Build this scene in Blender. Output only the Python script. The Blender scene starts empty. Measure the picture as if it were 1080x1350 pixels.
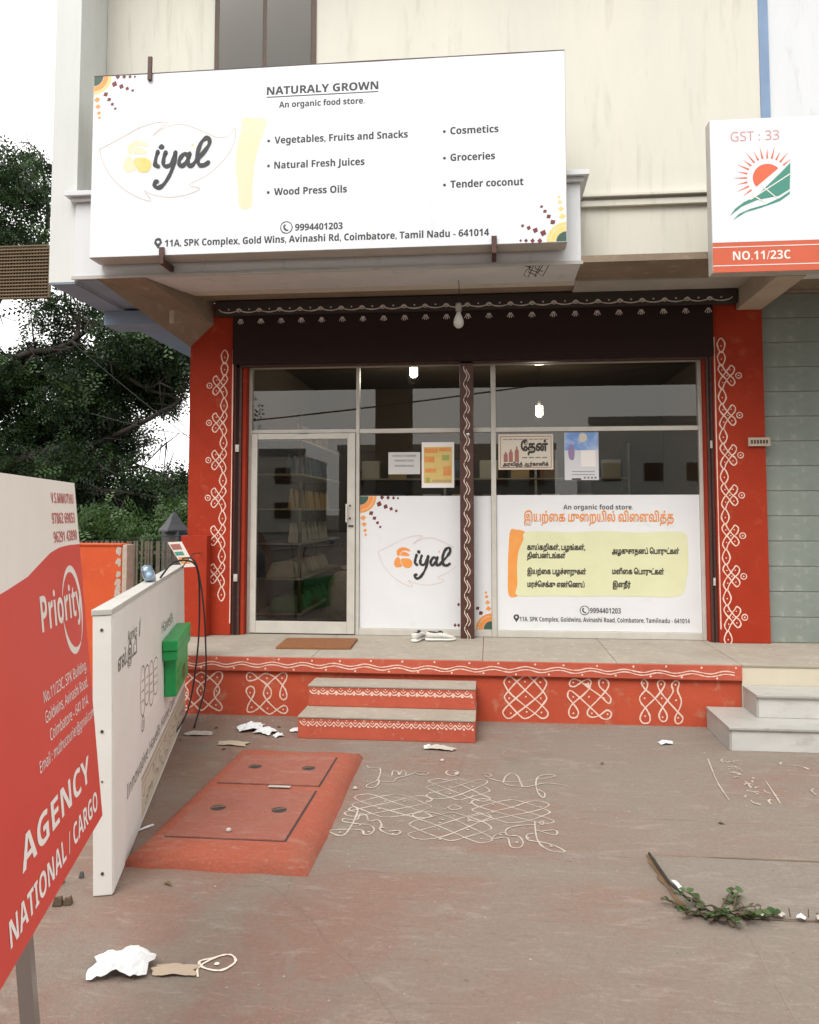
import bpy, bmesh, math, random
import numpy as np
from mathutils import Vector, Matrix
R = math.radians
random.seed(7); rng = np.random.default_rng(7)
sc = bpy.context.scene
col = sc.collection

# ------------------------------------------------------------------ camera
cam = bpy.data.cameras.new('camera'); camo = bpy.data.objects.new('camera', cam); col.objects.link(camo)
camo.location = (0, 0, 1.70)
camo.rotation_euler = (R(90 + 3.55), 0, R(5.7))
cam.sensor_fit = 'HORIZONTAL'; cam.sensor_width = 36; cam.lens = 35.0
cam.shift_y = -65 / 1080
cam.clip_start = 0.05; cam.clip_end = 2000
sc.camera = camo

# ------------------------------------------------------------------ sky, sun, exposure
SUN_EL, SUN_AZ = 54, -160          # soft light from the street side, a little to the left
wld = bpy.data.worlds.new('World'); sc.world = wld; wld.use_nodes = True
wn = wld.node_tree.nodes; wl = wld.node_tree.links
bg = wn['Background']; bg.inputs['Strength'].default_value = 0.12
sky = wn.new('ShaderNodeTexSky'); sky.sky_type = 'NISHITA'; sky.sun_disc = False
sky.sun_elevation = R(SUN_EL); sky.sun_rotation = R(SUN_AZ)
sky.air_density = 1.0; sky.dust_density = 9.0; sky.ozone_density = 1.0; sky.altitude = 400
hs = wn.new('ShaderNodeHueSaturation'); hs.inputs['Saturation'].default_value = 0.15; hs.inputs['Value'].default_value = 1.0
cl_ = wn.new('ShaderNodeMix'); cl_.data_type = 'RGBA'; cl_.inputs[0].default_value = .8      # even cloud cover over the clear sky
cl_.inputs[7].default_value = (11.9, 11.8, 11.7, 1)
wl.new(sky.outputs['Color'], hs.inputs['Color']); wl.new(hs.outputs['Color'], cl_.inputs[6]); wl.new(cl_.outputs[2], bg.inputs['Color'])
sl = bpy.data.lights.new('sun', 'SUN'); sl.energy = 1.5; sl.angle = R(30); sl.color = (1, .97, .93)
so = bpy.data.objects.new('sun', sl); col.objects.link(so); so.location = (-8, -12, 20)
dirv = Vector((math.sin(R(SUN_AZ)) * math.cos(R(SUN_EL)), math.cos(R(SUN_AZ)) * math.cos(R(SUN_EL)), math.sin(R(SUN_EL))))
so.rotation_euler = dirv.to_track_quat('Z', 'Y').to_euler()
sc.view_settings.view_transform = 'Standard'; sc.view_settings.look = 'None'
sc.view_settings.exposure = 0.68; sc.view_settings.gamma = 1; sc.view_settings.use_curve_mapping = False
sc.render.engine = 'CYCLES'
sc.cycles.max_bounces = 6; sc.cycles.diffuse_bounces = 2; sc.cycles.transparent_max_bounces = 12
sc.cycles.caustics_reflective = False; sc.cycles.caustics_refractive = False
sc.cycles.use_denoising = True
sc.cycles.sample_clamp_indirect = 6

# ------------------------------------------------------------------ materials
def srgb(r, g, b):
    f = lambda c: c / 12.92 if c <= .04045 else ((c + .055) / 1.055) ** 2.4
    return (f(r / 255), f(g / 255), f(b / 255), 1)
MATS = {}
def mat(name, c, rough=.6, c2=None, scale=6, lo=.35, hi=.7, c3=None, scale3=25, lo3=.55, hi3=.7, bump=0, bscale=60,
        metal=0, spec=.5, emit=None, estr=0, stretch=(1, 1, 1), trans=0, rvar=0, sheen=0):
    m = bpy.data.materials.new(name); m.use_nodes = True
    nt = m.node_tree; n = nt.nodes; l = nt.links; p = n['Principled BSDF']
    p.inputs['Roughness'].default_value = rough; p.inputs['Metallic'].default_value = metal
    p.inputs['Specular IOR Level'].default_value = spec
    p.inputs['Base Color'].default_value = (*c[:3], 1)
    tc = n.new('ShaderNodeTexCoord'); mp = n.new('ShaderNodeMapping'); mp.inputs['Scale'].default_value = stretch
    l.new(tc.outputs['Object'], mp.inputs['Vector'])
    def noise(s, det=6, dist=.4):
        t = n.new('ShaderNodeTexNoise'); t.inputs['Scale'].default_value = s; t.inputs['Detail'].default_value = det
        t.inputs['Roughness'].default_value = .62; t.inputs['Distortion'].default_value = dist
        l.new(mp.outputs['Vector'], t.inputs['Vector']); return t
    def ramp(t, a, b):
        r = n.new('ShaderNodeMapRange'); r.inputs['From Min'].default_value = a; r.inputs['From Max'].default_value = b
        l.new(t.outputs['Fac'], r.inputs['Value']); return r.outputs['Result']
    def mix(f, a, b):
        x = n.new('ShaderNodeMix'); x.data_type = 'RGBA'; l.new(f, x.inputs[0])
        for s, v in ((6, a), (7, b)):
            if isinstance(v, tuple): x.inputs[s].default_value = (*v[:3], 1)
            else: l.new(v, x.inputs[s])
        return x.outputs[2]
    cur = tuple(c)
    if c2: cur = mix(ramp(noise(scale), lo, hi), cur, tuple(c2))
    if c3: cur = mix(ramp(noise(scale3, 8), lo3, hi3), cur, tuple(c3))
    if not isinstance(cur, tuple): l.new(cur, p.inputs['Base Color'])
    if rvar:
        r = n.new('ShaderNodeMapRange'); r.inputs['To Min'].default_value = rough - rvar; r.inputs['To Max'].default_value = min(1, rough + rvar)
        l.new(noise(scale * 1.7).outputs['Fac'], r.inputs['Value']); l.new(r.outputs['Result'], p.inputs['Roughness'])
    if bump:
        b = n.new('ShaderNodeBump'); b.inputs['Strength'].default_value = bump; b.inputs['Distance'].default_value = .01
        l.new(noise(bscale, 5).outputs['Fac'], b.inputs['Height']); l.new(b.outputs['Normal'], p.inputs['Normal'])
    if emit:
        p.inputs['Emission Color'].default_value = (*emit, 1); p.inputs['Emission Strength'].default_value = estr
    if trans: p.inputs['Transmission Weight'].default_value = trans
    MATS[name] = m; return m

def glass_mat(name, tint, rough=0.0):
    m = bpy.data.materials.new(name); m.use_nodes = True; nt = m.node_tree; n = nt.nodes; l = nt.links
    n.remove(n['Principled BSDF']); out = n['Material Output']
    t = n.new('ShaderNodeBsdfTransparent'); t.inputs[0].default_value = (*tint, 1)
    g = n.new('ShaderNodeBsdfGlossy'); g.inputs['Roughness'].default_value = rough; g.inputs[0].default_value = (1, 1, 1, 1)
    f = n.new('ShaderNodeFresnel'); f.inputs['IOR'].default_value = 1.5
    x = n.new('ShaderNodeMixShader'); l.new(f.outputs[0], x.inputs[0]); l.new(t.outputs[0], x.inputs[1]); l.new(g.outputs[0], x.inputs[2])
    l.new(x.outputs[0], out.inputs['Surface']); MATS[name] = m; return m

mat('red_paint', (.385, .036, .011), .75, c2=(.31, .027, .009), scale=2.2, lo=.3, hi=.72, c3=(.42, .080, .034), scale3=7, lo3=.58, hi3=.76, bump=.25, bscale=90, spec=.25)
mat('red_step', (.50, .098, .052), .8, c2=(.41, .068, .036), scale=4, c3=(.46, .22, .15), scale3=18, lo3=.60, hi3=.76, bump=.3, bscale=90)
mat('maroon', (.016, .003, .0025), .9, c2=(.014, .003, .0025), scale=3, bump=.15, bscale=50)
mat('brown_paint', (.075, .028, .02), .45, c2=(.055, .02, .015), scale=5, c3=(.11, .05, .035), scale3=22, bump=.1)
mat('valance_brown', (.036, .027, .022), .8, c2=(.034, .025, .021), scale=4, bump=.12)
mat('plinth_red', (.50, .080, .032), .8, c2=(.41, .058, .024), scale=2.6, lo=.3, hi=.72, c3=(.46, .17, .10), scale3=8, lo3=.58, hi3=.74, bump=.3, bscale=90)
mat('kolam_white', (.80, .69, .58), .8, c2=(.72, .56, .45), scale=30, lo=.4, hi=.75, bump=.2, bscale=200)
mat('kolam_pink', (.80, .60, .50), .8, c2=(.74, .46, .35), scale=26, lo=.42, hi=.72, bump=.2, bscale=200)
mat('kolam_dull', (.62, .56, .50), .8, c2=(.50, .44, .39), scale=30, bump=.2, bscale=200)
mat('chalk', (.46, .40, .335), .95, c2=(.40, .34, .28), scale=34, lo=.42, hi=.62, c3=(.28, .225, .18), scale3=4, lo3=.49, hi3=.66)
mat('cement_top', (.34, .30, .245), .8, c2=(.28, .24, .19), scale=3.5, c3=(.41, .37, .31), scale3=14, bump=.25, bscale=110)
mat('cream_wall', (.70, .67, .58), .8, c2=(.62, .61, .54), scale=.9, c3=(.52, .50, .42), scale3=3.2, lo3=.56, hi3=.80, bump=.22, bscale=40, stretch=(2.6, 2.6, .35))
mat('pale_wall', (.68, .69, .66), .8, c2=(.60, .62, .60), scale=1.4, c3=(.52, .53, .50), scale3=3, lo3=.58, hi3=.8, bump=.2, bscale=40, stretch=(2.6, 2.6, .35))
mat('white_wall', (.72, .73, .74), .75, c2=(.66, .68, .70), scale=2, c3=(.50, .50, .48), scale3=4, lo3=.58, hi3=.8, bump=.15, bscale=50, stretch=(2, 2, .4))
mat('blue_trim', (.22, .32, .48), .7, c2=(.19, .28, .43), scale=3)
mat('pale_blue', (.29, .38, .50), .8, c2=(.24, .32, .43), scale=2.5, bump=.12)
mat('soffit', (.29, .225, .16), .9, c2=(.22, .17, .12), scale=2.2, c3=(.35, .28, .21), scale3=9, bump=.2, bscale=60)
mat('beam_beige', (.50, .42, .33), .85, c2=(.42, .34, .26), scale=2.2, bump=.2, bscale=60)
mat('green_grey', (.24, .27, .235), .7, c2=(.20, .23, .20), scale=4, c3=(.31, .33, .29), scale3=12, bump=.15)
mat('frame_metal', (.58, .55, .49), .42, c2=(.50, .47, .42), scale=6, c3=(.36, .32, .27), scale3=18, lo3=.66, hi3=.85, bump=.06, spec=.5)
mat('vinyl_white', (.76, .765, .77), .32, c2=(.71, .715, .72), scale=1.5, c3=(.66, .65, .63), scale3=5, lo3=.62, hi3=.8, bump=.10, bscale=4)
mat('flex_white', (.78, .81, .84), .42, c2=(.73, .76, .79), scale=1.1, c3=(.66, .67, .67), scale3=2.2, lo3=.60, hi3=.80, bump=.22, bscale=2.2, stretch=(1.6, 1, .7))
mat('sign_side', (.50, .48, .44), .5, c2=(.42, .40, .36), scale=4)
mat('ink', (.035, .035, .04), .6, c2=(.06, .06, .065), scale=20)
mat('ink_brown', (.07, .04, .035), .6)
mat('logo_black', (.03, .03, .032), .5)
mat('logo_yellow', (.74, .60, .16), .5, c2=(.76, .66, .30), scale=8)
mat('pale_yellow', (.78, .70, .46), .5, c2=(.78, .71, .52), scale=6)
mat('leaf_line', (.62, .52, .46), .5)
mat('logo_orange', (.80, .30, .06), .5, c2=(.80, .36, .10), scale=8)
mat('orange_print', (.82, .26, .05), .5, c2=(.80, .34, .10), scale=8)
mat('maroon_print', (.16, .03, .03), .5)
mat('green_print', (.045, .10, .07), .5)
mat('yellow_green', (.72, .72, .46), .5, c2=(.67, .67, .42), scale=3)
mat('tamil_black', (.04, .035, .03), .5)
mat('sign_red', (.60, .055, .038), .5, c2=(.55, .048, .034), scale=2, bump=.06, bscale=5)
mat('sign_orange', (.62, .12, .055), .5, c2=(.58, .11, .05), scale=4)
mat('sign_cream', (.74, .68, .62), .5, c2=(.70, .64, .58), scale=3, bump=.05, bscale=6)
mat('print_pink', (.50, .13, .12), .5)
mat('print_pink_pale', (.62, .28, .27), .5)
mat('print_teal', (.06, .27, .20), .5)
mat('print_coral', (.72, .14, .06), .5)
mat('print_white', (.80, .76, .72), .5)
mat('bracket', (.06, .022, .016), .55, c2=(.10, .04, .025), scale=18, bump=.2)
mat('board_white', (.76, .74, .70), .5, c2=(.70, .67, .62), scale=2.2, c3=(.52, .46, .38), scale3=7, lo3=.66, hi3=.85, bump=.06, bscale=6)
mat('board_line', (.17, .15, .12), .6)
mat('board_text', (.10, .09, .085), .6, c2=(.2, .18, .16), scale=40)
mat('board_beige', (.60, .53, .42), .6, c2=(.50, .43, .32), scale=25)
mat('green_plastic', (.012, .34, .085), .4, c2=(.01, .28, .07), scale=6)
mat('orange_wall', (.58, .085, .016), .7, c2=(.53, .068, .014), scale=2.5, c3=(.60, .17, .07), scale3=8, lo3=.6, hi3=.8, bump=.25, bscale=80)
mat('joint_grey', (.09, .08, .07), .9)
mat('wall_plaster', (.50, .42, .34), .9, c2=(.4, .32, .25), scale=20, bump=.4)
mat('iron', (.11, .10, .075), .6, c2=(.17, .15, .10), scale=30)
mat('rubber', (.012, .012, .013), .6)
mat('marble_top', (.40, .39, .36), .45, c2=(.34, .33, .30), scale=4, c3=(.28, .26, .23), scale3=9, lo3=.58, hi3=.76)
mat('marble', (.56, .55, .52), .4, c2=(.49, .48, .45), scale=3, c3=(.38, .36, .33), scale3=5, lo3=.56, hi3=.75, spec=.5, stretch=(1, 1, 2.5))
mat('marble_cream', (.60, .54, .42), .45, c2=(.54, .48, .37), scale=3)
mat('marble_shade', (.40, .39, .36), .5, c2=(.34, .33, .30), scale=5)  # darker copy of the marble, paints shade onto the step sides
mat('mat_fibre', (.30, .115, .04), .95, c2=(.20, .075, .028), scale=60, c3=(.38, .17, .065), scale3=160, bump=1.0, bscale=260)
mat('shoe_white', (.62, .60, .56), .7, c2=(.52, .50, .46), scale=30, bump=.15, bscale=200)
mat('shoe_sole', (.70, .68, .63), .6)
mat('shoe_dark', (.03, .03, .035), .8)
mat('paper_white', (.68, .69, .71), .8, c2=(.58, .57, .55), scale=14, c3=(.45, .42, .38), scale3=30, lo3=.60, hi3=.75)
mat('paper_grey', (.46, .42, .37), .85, c2=(.36, .31, .26), scale=14)
mat('dry_leaf', (.12, .07, .035), .85, c2=(.19, .11, .05), scale=25)
mat('bark', (.022, .017, .013), .95, c2=(.036, .028, .022), scale=8, bump=.7, bscale=14, stretch=(1, 1, .3))
mat('twig', (.09, .06, .035), .9)
mat('pouch_white', (.5, .48, .42), .5); mat('pouch_yellow', (.42, .27, .09), .5); mat('pouch_blue', (.05, .09, .16), .6)
mat('pouch_brown', (.22, .12, .06), .6); mat('pouch_green', (.07, .17, .06), .6); mat('sack', (.42, .38, .30), .9, c2=(.34, .3, .23), scale=20)
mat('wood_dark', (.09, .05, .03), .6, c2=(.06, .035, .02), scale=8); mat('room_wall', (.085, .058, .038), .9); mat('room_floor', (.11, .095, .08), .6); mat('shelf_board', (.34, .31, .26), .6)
mat('bulb_glass', (.62, .60, .54), .25); mat('bulb_holder', (.35, .32, .28), .4)
mat('lit_cool', (.8, .9, .85), .4, emit=(.86, 1, .92), estr=9); mat('lit_warm', (.9, .88, .8), .4, emit=(1, .97, .86), estr=9)
mat('steel', (.45, .45, .46), .3, metal=1)
mat('concrete_far', (.30, .29, .27), .9, c2=(.24, .23, .21), scale=.3)
mat('lattice_brown', (.17, .12, .065), .8, c2=(.13, .09, .05), scale=2); mat('lattice_back', (.06, .045, .03), .9)
mat('poster_yellow', (.62, .44, .13), .55, c2=(.66, .50, .20), scale=8); mat('poster_orange', (.66, .23, .05), .55, c2=(.68, .32, .10), scale=14); mat('poster_green', (.32, .36, .09), .55)
mat('poster_cream', (.62, .56, .46), .6); mat('poster_rose', (.34, .13, .11), .6); mat('poster_blue', (.16, .30, .62), .55, c2=(.50, .58, .70), scale=9, lo=.45, hi=.7); mat('poster_pale', (.62, .62, .64), .55); mat('poster_gold', (.45, .33, .17), .55)
mat('poster_violet', (.30, .20, .36), .6)
mat('note_grey', (.55, .54, .52), .6); mat('text_grey', (.20, .19, .19), .6)
mat('joint_dark', (.15, .115, .09), .95, c2=(.22, .175, .135), scale=9, lo=.36, hi=.5)
mat('grey_grit', (.20, .17, .14), .95, c2=(.36, .32, .27), scale=3, lo=.45, hi=.55)
mat('litter_tan', (.42, .33, .24), .9)
mat('grey_stone', (.085, .085, .088), .85)
glass_mat('pane_glass', (.84, .82, .76)); glass_mat('bottle_clear', (.90, .94, .97), .05)
mat('bottle_label', (.45, .60, .74), .4); mat('bottle_cap', (.75, .78, .80), .4)

def leaf_mat(name, c, c2):
    m = mat(name, c, .55, c2=c2, scale=1.4, lo=.38, hi=.62, spec=.3)
    nt = m.node_tree; p = nt.nodes['Principled BSDF']; out = nt.nodes['Material Output']
    tr = nt.nodes.new('ShaderNodeBsdfTranslucent'); tr.inputs[0].default_value = (c[0] * 1.3, c[1] * 1.5, c[2], 1)
    mx = nt.nodes.new('ShaderNodeMixShader'); mx.inputs[0].default_value = .25
    nt.links.new(p.outputs[0], mx.inputs[1]); nt.links.new(tr.outputs[0], mx.inputs[2]); nt.links.new(mx.outputs[0], out.inputs['Surface'])
leaf_mat('leaf_dark', (.011, .023, .008), (.020, .040, .012)); leaf_mat('leaf_mid', (.032, .068, .018), (.05, .095, .025)); leaf_mat('leaf_weed', (.07, .12, .04), (.10, .14, .06))

def ground_mat(name, base, red, pale, bias):
    m = bpy.data.materials.new(name); m.use_nodes = True; nt = m.node_tree; n = nt.nodes; l = nt.links; p = n['Principled BSDF']
    p.inputs['Roughness'].default_value = .88
    g = n.new('ShaderNodeNewGeometry')
    def noise(s, det, rough=.6, dist=.3, vec=None):
        t = n.new('ShaderNodeTexNoise'); t.inputs['Scale'].default_value = s; t.inputs['Detail'].default_value = det
        t.inputs['Roughness'].default_value = rough; t.inputs['Distortion'].default_value = dist
        l.new(vec or g.outputs['Position'], t.inputs['Vector']); return t.outputs['Fac']
    def mr(v, a, b, c=0, d=1):
        r = n.new('ShaderNodeMapRange'); r.inputs[1].default_value = a; r.inputs[2].default_value = b; r.inputs[3].default_value = c; r.inputs[4].default_value = d
        l.new(v, r.inputs[0]); return r.outputs[0]
    def mix(f, a, b, mode='MIX'):
        x = n.new('ShaderNodeMix'); x.data_type = 'RGBA'; x.blend_type = mode
        if isinstance(f, float): x.inputs[0].default_value = f
        else: l.new(f, x.inputs[0])
        for s, v in ((6, a), (7, b)):
            if isinstance(v, tuple): x.inputs[s].default_value = (*v, 1)
            else: l.new(v, x.inputs[s])
        return x.outputs[2]
    mp = n.new('ShaderNodeMapping'); mp.inputs['Scale'].default_value = (1, 2.6, 1); mp.inputs['Rotation'].default_value = (0, 0, .15); l.new(g.outputs['Position'], mp.inputs['Vector'])
    mp2 = n.new('ShaderNodeMapping'); mp2.inputs['Scale'].default_value = (1, 5.5, 1); mp2.inputs['Rotation'].default_value = (0, 0, -.12); l.new(g.outputs['Position'], mp2.inputs['Vector'])
    sx = n.new('ShaderNodeSeparateXYZ'); l.new(g.outputs['Position'], sx.inputs[0])
    bx = n.new('ShaderNodeMath'); bx.operation = 'MULTIPLY_ADD'; bx.inputs[1].default_value = -.055 if 'court' in name else 0; l.new(sx.outputs[0], bx.inputs[0]); l.new(noise(.62, 8, .68, 1.1), bx.inputs[2])
    c = mix(mr(bx.outputs[0], .42 - bias, .60 - bias), base, red)               # worn red oxide wash
    c = mix(mr(noise(2.1, 9, .74, .7), .48, .66, 0, .85), c, base)                         # rubbed through
    c = mix(mr(noise(3.2, 9, .75, .9, mp.outputs[0]), .54, .72, 0, .7), c, pale)           # dust
    c = mix(mr(noise(7, 8, .75, .6, mp2.outputs[0]), .57, .70, 0, .65), c, pale)           # brush streaks
    c = mix(mr(noise(5, 7, .7, .5, mp2.outputs[0]), .56, .72, 0, .5), c, tuple(v * .66 for v in red))
    c = mix(mr(noise(1.4, 6, .65, .3), .58, .76, 0, .55), c, tuple(v * .62 for v in base))   # damp stains
    c = mix(mr(noise(48, 4, .7, 0), .30, .8, 0, .40), c, tuple(v * .42 for v in base))       # grit
    c = mix(mr(noise(95, 3, .6, 0), .66, .70, 0, .75), c, pale)
    c = mix(mr(noise(26, 3, .6, .4), .70, .74, 0, .6), c, tuple(v * .35 for v in base))      # specks
    v = n.new('ShaderNodeTexVoronoi'); v.feature = 'DISTANCE_TO_EDGE'; v.inputs['Scale'].default_value = .42; v.inputs['Randomness'].default_value = 1
    wv = n.new('ShaderNodeMix'); wv.data_type = 'VECTOR'; wv.inputs[0].default_value = .12
    nz = n.new('ShaderNodeTexNoise'); nz.inputs['Scale'].default_value = 3; nz.inputs['Detail'].default_value = 5; l.new(g.outputs['Position'], nz.inputs['Vector'])
    l.new(g.outputs['Position'], wv.inputs[4]); l.new(nz.outputs['Color'], wv.inputs[5]); l.new(wv.outputs[1], v.inputs['Vector'])
    crack = mr(v.outputs['Distance'], .0006, .0022, .20 if 'court' in name else 0, 0)
    c = mix(crack, c, tuple(x * .35 for x in base))
    l.new(c, p.inputs['Base Color'])
    b = n.new('ShaderNodeBump'); b.inputs['Strength'].default_value = .6; b.inputs['Distance'].default_value = .014
    ad = n.new('ShaderNodeMath'); ad.operation = 'ADD'; l.new(noise(9, 8, .7), ad.inputs[0]); l.new(noise(80, 4, .7), ad.inputs[1])
    l.new(ad.outputs[0], b.inputs['Height']); l.new(b.outputs[0], p.inputs['Normal'])
    MATS[name] = m; return m
ground_mat('forecourt', (.224, .184, .148), (.235, .138, .102), (.345, .298, .248), .0)
ground_mat('slab_concrete', (.225, .190, .155), (.22, .15, .115), (.33, .29, .245), -.10)
ground_mat('hatch_red', (.30, .10, .06), (.36, .085, .045), (.38, .24, .17), .12)
ground_mat('cover_red', (.30, .12, .085), (.31, .095, .062), (.37, .23, .18), .05)
ground_mat('road', (.10, .095, .09), (.12, .11, .10), (.2, .19, .17), 0)

# ------------------------------------------------------------------ builders
class MB:
    def __init__(s): s.v = []; s.f = []
    def box(s, x0, x1, y0, y1, z0, z1):
        b = len(s.v)
        s.v += [(x0, y0, z0), (x1, y0, z0), (x1, y1, z0), (x0, y1, z0), (x0, y0, z1), (x1, y0, z1), (x1, y1, z1), (x0, y1, z1)]
        s.f += [tuple(b + i for i in q) for q in ((0, 3, 2, 1), (4, 5, 6, 7), (0, 1, 5, 4), (1, 2, 6, 5), (2, 3, 7, 6), (3, 0, 4, 7))]
        return s
    def hexa(s, pts):
        b = len(s.v); s.v += pts
        s.f += [tuple(b + i for i in q) for q in ((0, 3, 2, 1), (4, 5, 6, 7), (0, 1, 5, 4), (1, 2, 6, 5), (2, 3, 7, 6), (3, 0, 4, 7))]
        return s
    def tube(s, pts, r, n=6, cap=True):
        pts = [Vector(p) for p in pts]; rs = r if isinstance(r, (list, tuple)) else [r] * len(pts)
        b = len(s.v); ref = Vector((.31, .17, .93))
        for i, p in enumerate(pts):
            t = (pts[min(i + 1, len(pts) - 1)] - pts[max(i - 1, 0)]).normalized()
            a = t.cross(ref)
            if a.length < .05: a = t.cross(Vector((1, 0, 0)))
            a.normalize(); c = t.cross(a)
            for k in range(n):
                an = 2 * math.pi * k / n; s.v.append(tuple(p + (a * math.cos(an) + c * math.sin(an)) * rs[i]))
        for i in range(len(pts) - 1):
            for k in range(n):
                s.f.append((b + i * n + k, b + i * n + (k + 1) % n, b + (i + 1) * n + (k + 1) % n, b + (i + 1) * n + k))
        if cap:
            s.f.append(tuple(b + k for k in reversed(range(n)))); e = b + (len(pts) - 1) * n; s.f.append(tuple(e + k for k in range(n)))
        return s
    def lathe(s, prof, c=(0, 0, 0), n=20):
        b = len(s.v)
        for r, z in prof:
            for k in range(n):
                a = 2 * math.pi * k / n; s.v.append((c[0] + r * math.cos(a), c[1] + r * math.sin(a), c[2] + z))
        for i in range(len(prof) - 1):
            for k in range(n): s.f.append((b + i * n + k, b + i * n + (k + 1) % n, b + (i + 1) * n + (k + 1) % n, b + (i + 1) * n + k))
        s.f.append(tuple(b + k for k in reversed(range(n)))); e = b + (len(prof) - 1) * n; s.f.append(tuple(e + k for k in range(n)))
        return s
    def ribbon(s, pts, w, closed=False, plane='xz', off=0, jit=.12, smooth=6):
        """flat painted stroke through 2-D points (Catmull-Rom), lying in a plane"""
        P = [np.array(p, float) for p in pts]; n = len(P); out = []
        rg = range(n) if closed else range(n - 1)
        for i in rg:
            p0, p1, p2, p3 = (P[(i - 1) % n], P[i], P[(i + 1) % n], P[(i + 2) % n]) if closed else (P[max(i - 1, 0)], P[i], P[i + 1], P[min(i + 2, n - 1)])
            for k in range(smooth):
                t = k / smooth; out.append(.5 * ((2 * p1) + (-p0 + p2) * t + (2 * p0 - 5 * p1 + 4 * p2 - p3) * t * t + (-p0 + 3 * p1 - 3 * p2 + p3) * t ** 3))
        if not closed: out.append(P[-1])
        m = len(out); b = len(s.v); ph = random.uniform(0, 6)
        for i, p in enumerate(out):
            a = out[(i - 1) % m] if closed else out[max(i - 1, 0)]; c = out[(i + 1) % m] if closed else out[min(i + 1, m - 1)]
            d = c - a; L = math.hypot(*d) or 1; nx, ny = -d[1] / L, d[0] / L; h = w / 2 * (1 + random.uniform(-jit, jit) + .22 * math.sin(i * .55 + ph) * math.sin(i * .17 + ph * 2))
            for sg in (1, -1):
                q = (p[0] + nx * h * sg, p[1] + ny * h * sg); lift = .0007 * i / m
                s.v.append((q[0], off - lift, q[1]) if plane == 'xz' else (q[0], q[1], off + lift))
        for i in range(m if closed else m - 1):
            j = (i + 1) % m; s.f.append((b + 2 * i, b + 2 * i + 1, b + 2 * j + 1, b + 2 * j))
        return s
    def disc(s, c, r, plane='xz', off=0, n=9):
        b = len(s.v)
        for k in range(n):
            a = 2 * math.pi * k / n; rr = r * random.uniform(.88, 1.1); x, y = c[0] + rr * math.cos(a), c[1] + rr * math.sin(a)
            s.v.append((x, off, y) if plane == 'xz' else (x, y, off))
        s.f.append(tuple(range(b, b + n))); return s
    def poly(s, pts, off=0, plane='xz'):
        b = len(s.v); s.v += [((x, off, y) if plane == 'xz' else (x, y, off)) for x, y in pts]; s.f.append(tuple(range(b, b + len(pts)))); return s
    def mesh(s, name, sub=(0, 0, 0), bevel=0, smooth=False):
        me = bpy.data.meshes.new(name)
        me.from_pydata([(v[0] - sub[0], v[1] - sub[1], v[2] - sub[2]) for v in s.v], [], s.f); me.update()
        if bevel:
            bm = bmesh.new(); bm.from_mesh(me)
            bmesh.ops.bevel(bm, geom=[e for e in bm.edges if len(e.link_faces) == 2 and e.calc_face_angle(0) > .6], offset=bevel, segments=2, affect='EDGES', profile=.6)
            bm.to_mesh(me); bm.free()
        if smooth:
            for p in me.polygons: p.use_smooth = True
        return me

def wloc(o):
    v = Vector((0, 0, 0))
    while o: v += o.location; o = o.parent
    return v
def link(name, me, m, parent=None, loc=None):
    o = bpy.data.objects.new(name, me); col.objects.link(o)
    if m and not me.materials: me.materials.append(MATS[m])
    if parent: o.parent = parent
    if loc: o.location = loc
    return o
def part(name, mb, m, parent, bevel=0, smooth=False, world=True, loc=None):
    """a mesh part; vertices are given in world coordinates for unrotated things"""
    return link(name, mb.mesh(name, wloc(parent) if (world and parent) else (0, 0, 0), bevel, smooth), m, parent, loc)
def tag(o, label, cat, group=None):
    o['label'] = label; o['category'] = cat
    if group: o['group'] = group
    return o
def thing(name, label, cat, loc, rot=(0, 0, 0), group=None):
    o = bpy.data.objects.new(name, None); col.objects.link(o); o.location = loc; o.rotation_euler = rot; o.empty_display_size = .2
    return tag(o, label, cat, group)
def solo(name, mb, m, label, cat, loc, group=None, bevel=0, smooth=False, rot=(0, 0, 0), world=True):
    o = link(name, mb.mesh(name, loc if world else (0, 0, 0), bevel, smooth), m, None, loc); o.rotation_euler = rot
    return tag(o, label, cat, group)
def struct(name, mb, m, bevel=0):
    o = link(name, mb.mesh(name, (0, 0, 0), bevel), m); o['kind'] = 'structure'; return o

# text: bold sans letters come from the mathematical alphabet of the built-in font stack
def bold(s, base=(0x1D5D4, 0x1D5EE, 0x1D7EC)):
    r = ''
    for ch in s:
        if 'A' <= ch <= 'Z': r += chr(base[0] + ord(ch) - 65)
        elif 'a' <= ch <= 'z': r += chr(base[1] + ord(ch) - 97)
        elif '0' <= ch <= '9': r += chr(base[2] + ord(ch) - 48)
        else: r += ch
    return r
def plain(s): return bold(s, (0x1D5A0, 0x1D5BA, 0x1D7E2))
def tamil(s):
    """put left-standing vowel signs before their consonant, as they are written"""
    out = []
    for ch in s:
        if ch in '\u0bc6\u0bc7\u0bc8' and out: out.insert(len(out) - 1, ch)
        elif ch in '\u0bca\u0bcb' and out: out.insert(len(out) - 1, '\u0bc6' if ch == '\u0bca' else '\u0bc7'); out.append('\u0bbe')
        else: out.append(ch)
    return ''.join(out)
def text_mesh(s, bevel=0):
    c = bpy.data.curves.new('text', 'FONT'); c.body = s; c.size = 1; c.resolution_u = 3
    if bevel: c.bevel_depth = bevel; c.bevel_resolution = 0
    o = bpy.data.objects.new('text', c); col.objects.link(o)
    me = bpy.data.meshes.new_from_object(o)
    bpy.data.objects.remove(o); bpy.data.curves.remove(c)
    co = np.zeros(len(me.vertices) * 3); me.vertices.foreach_get('co', co)
    return me, co.reshape(-1, 3)
_cap = {}
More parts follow.
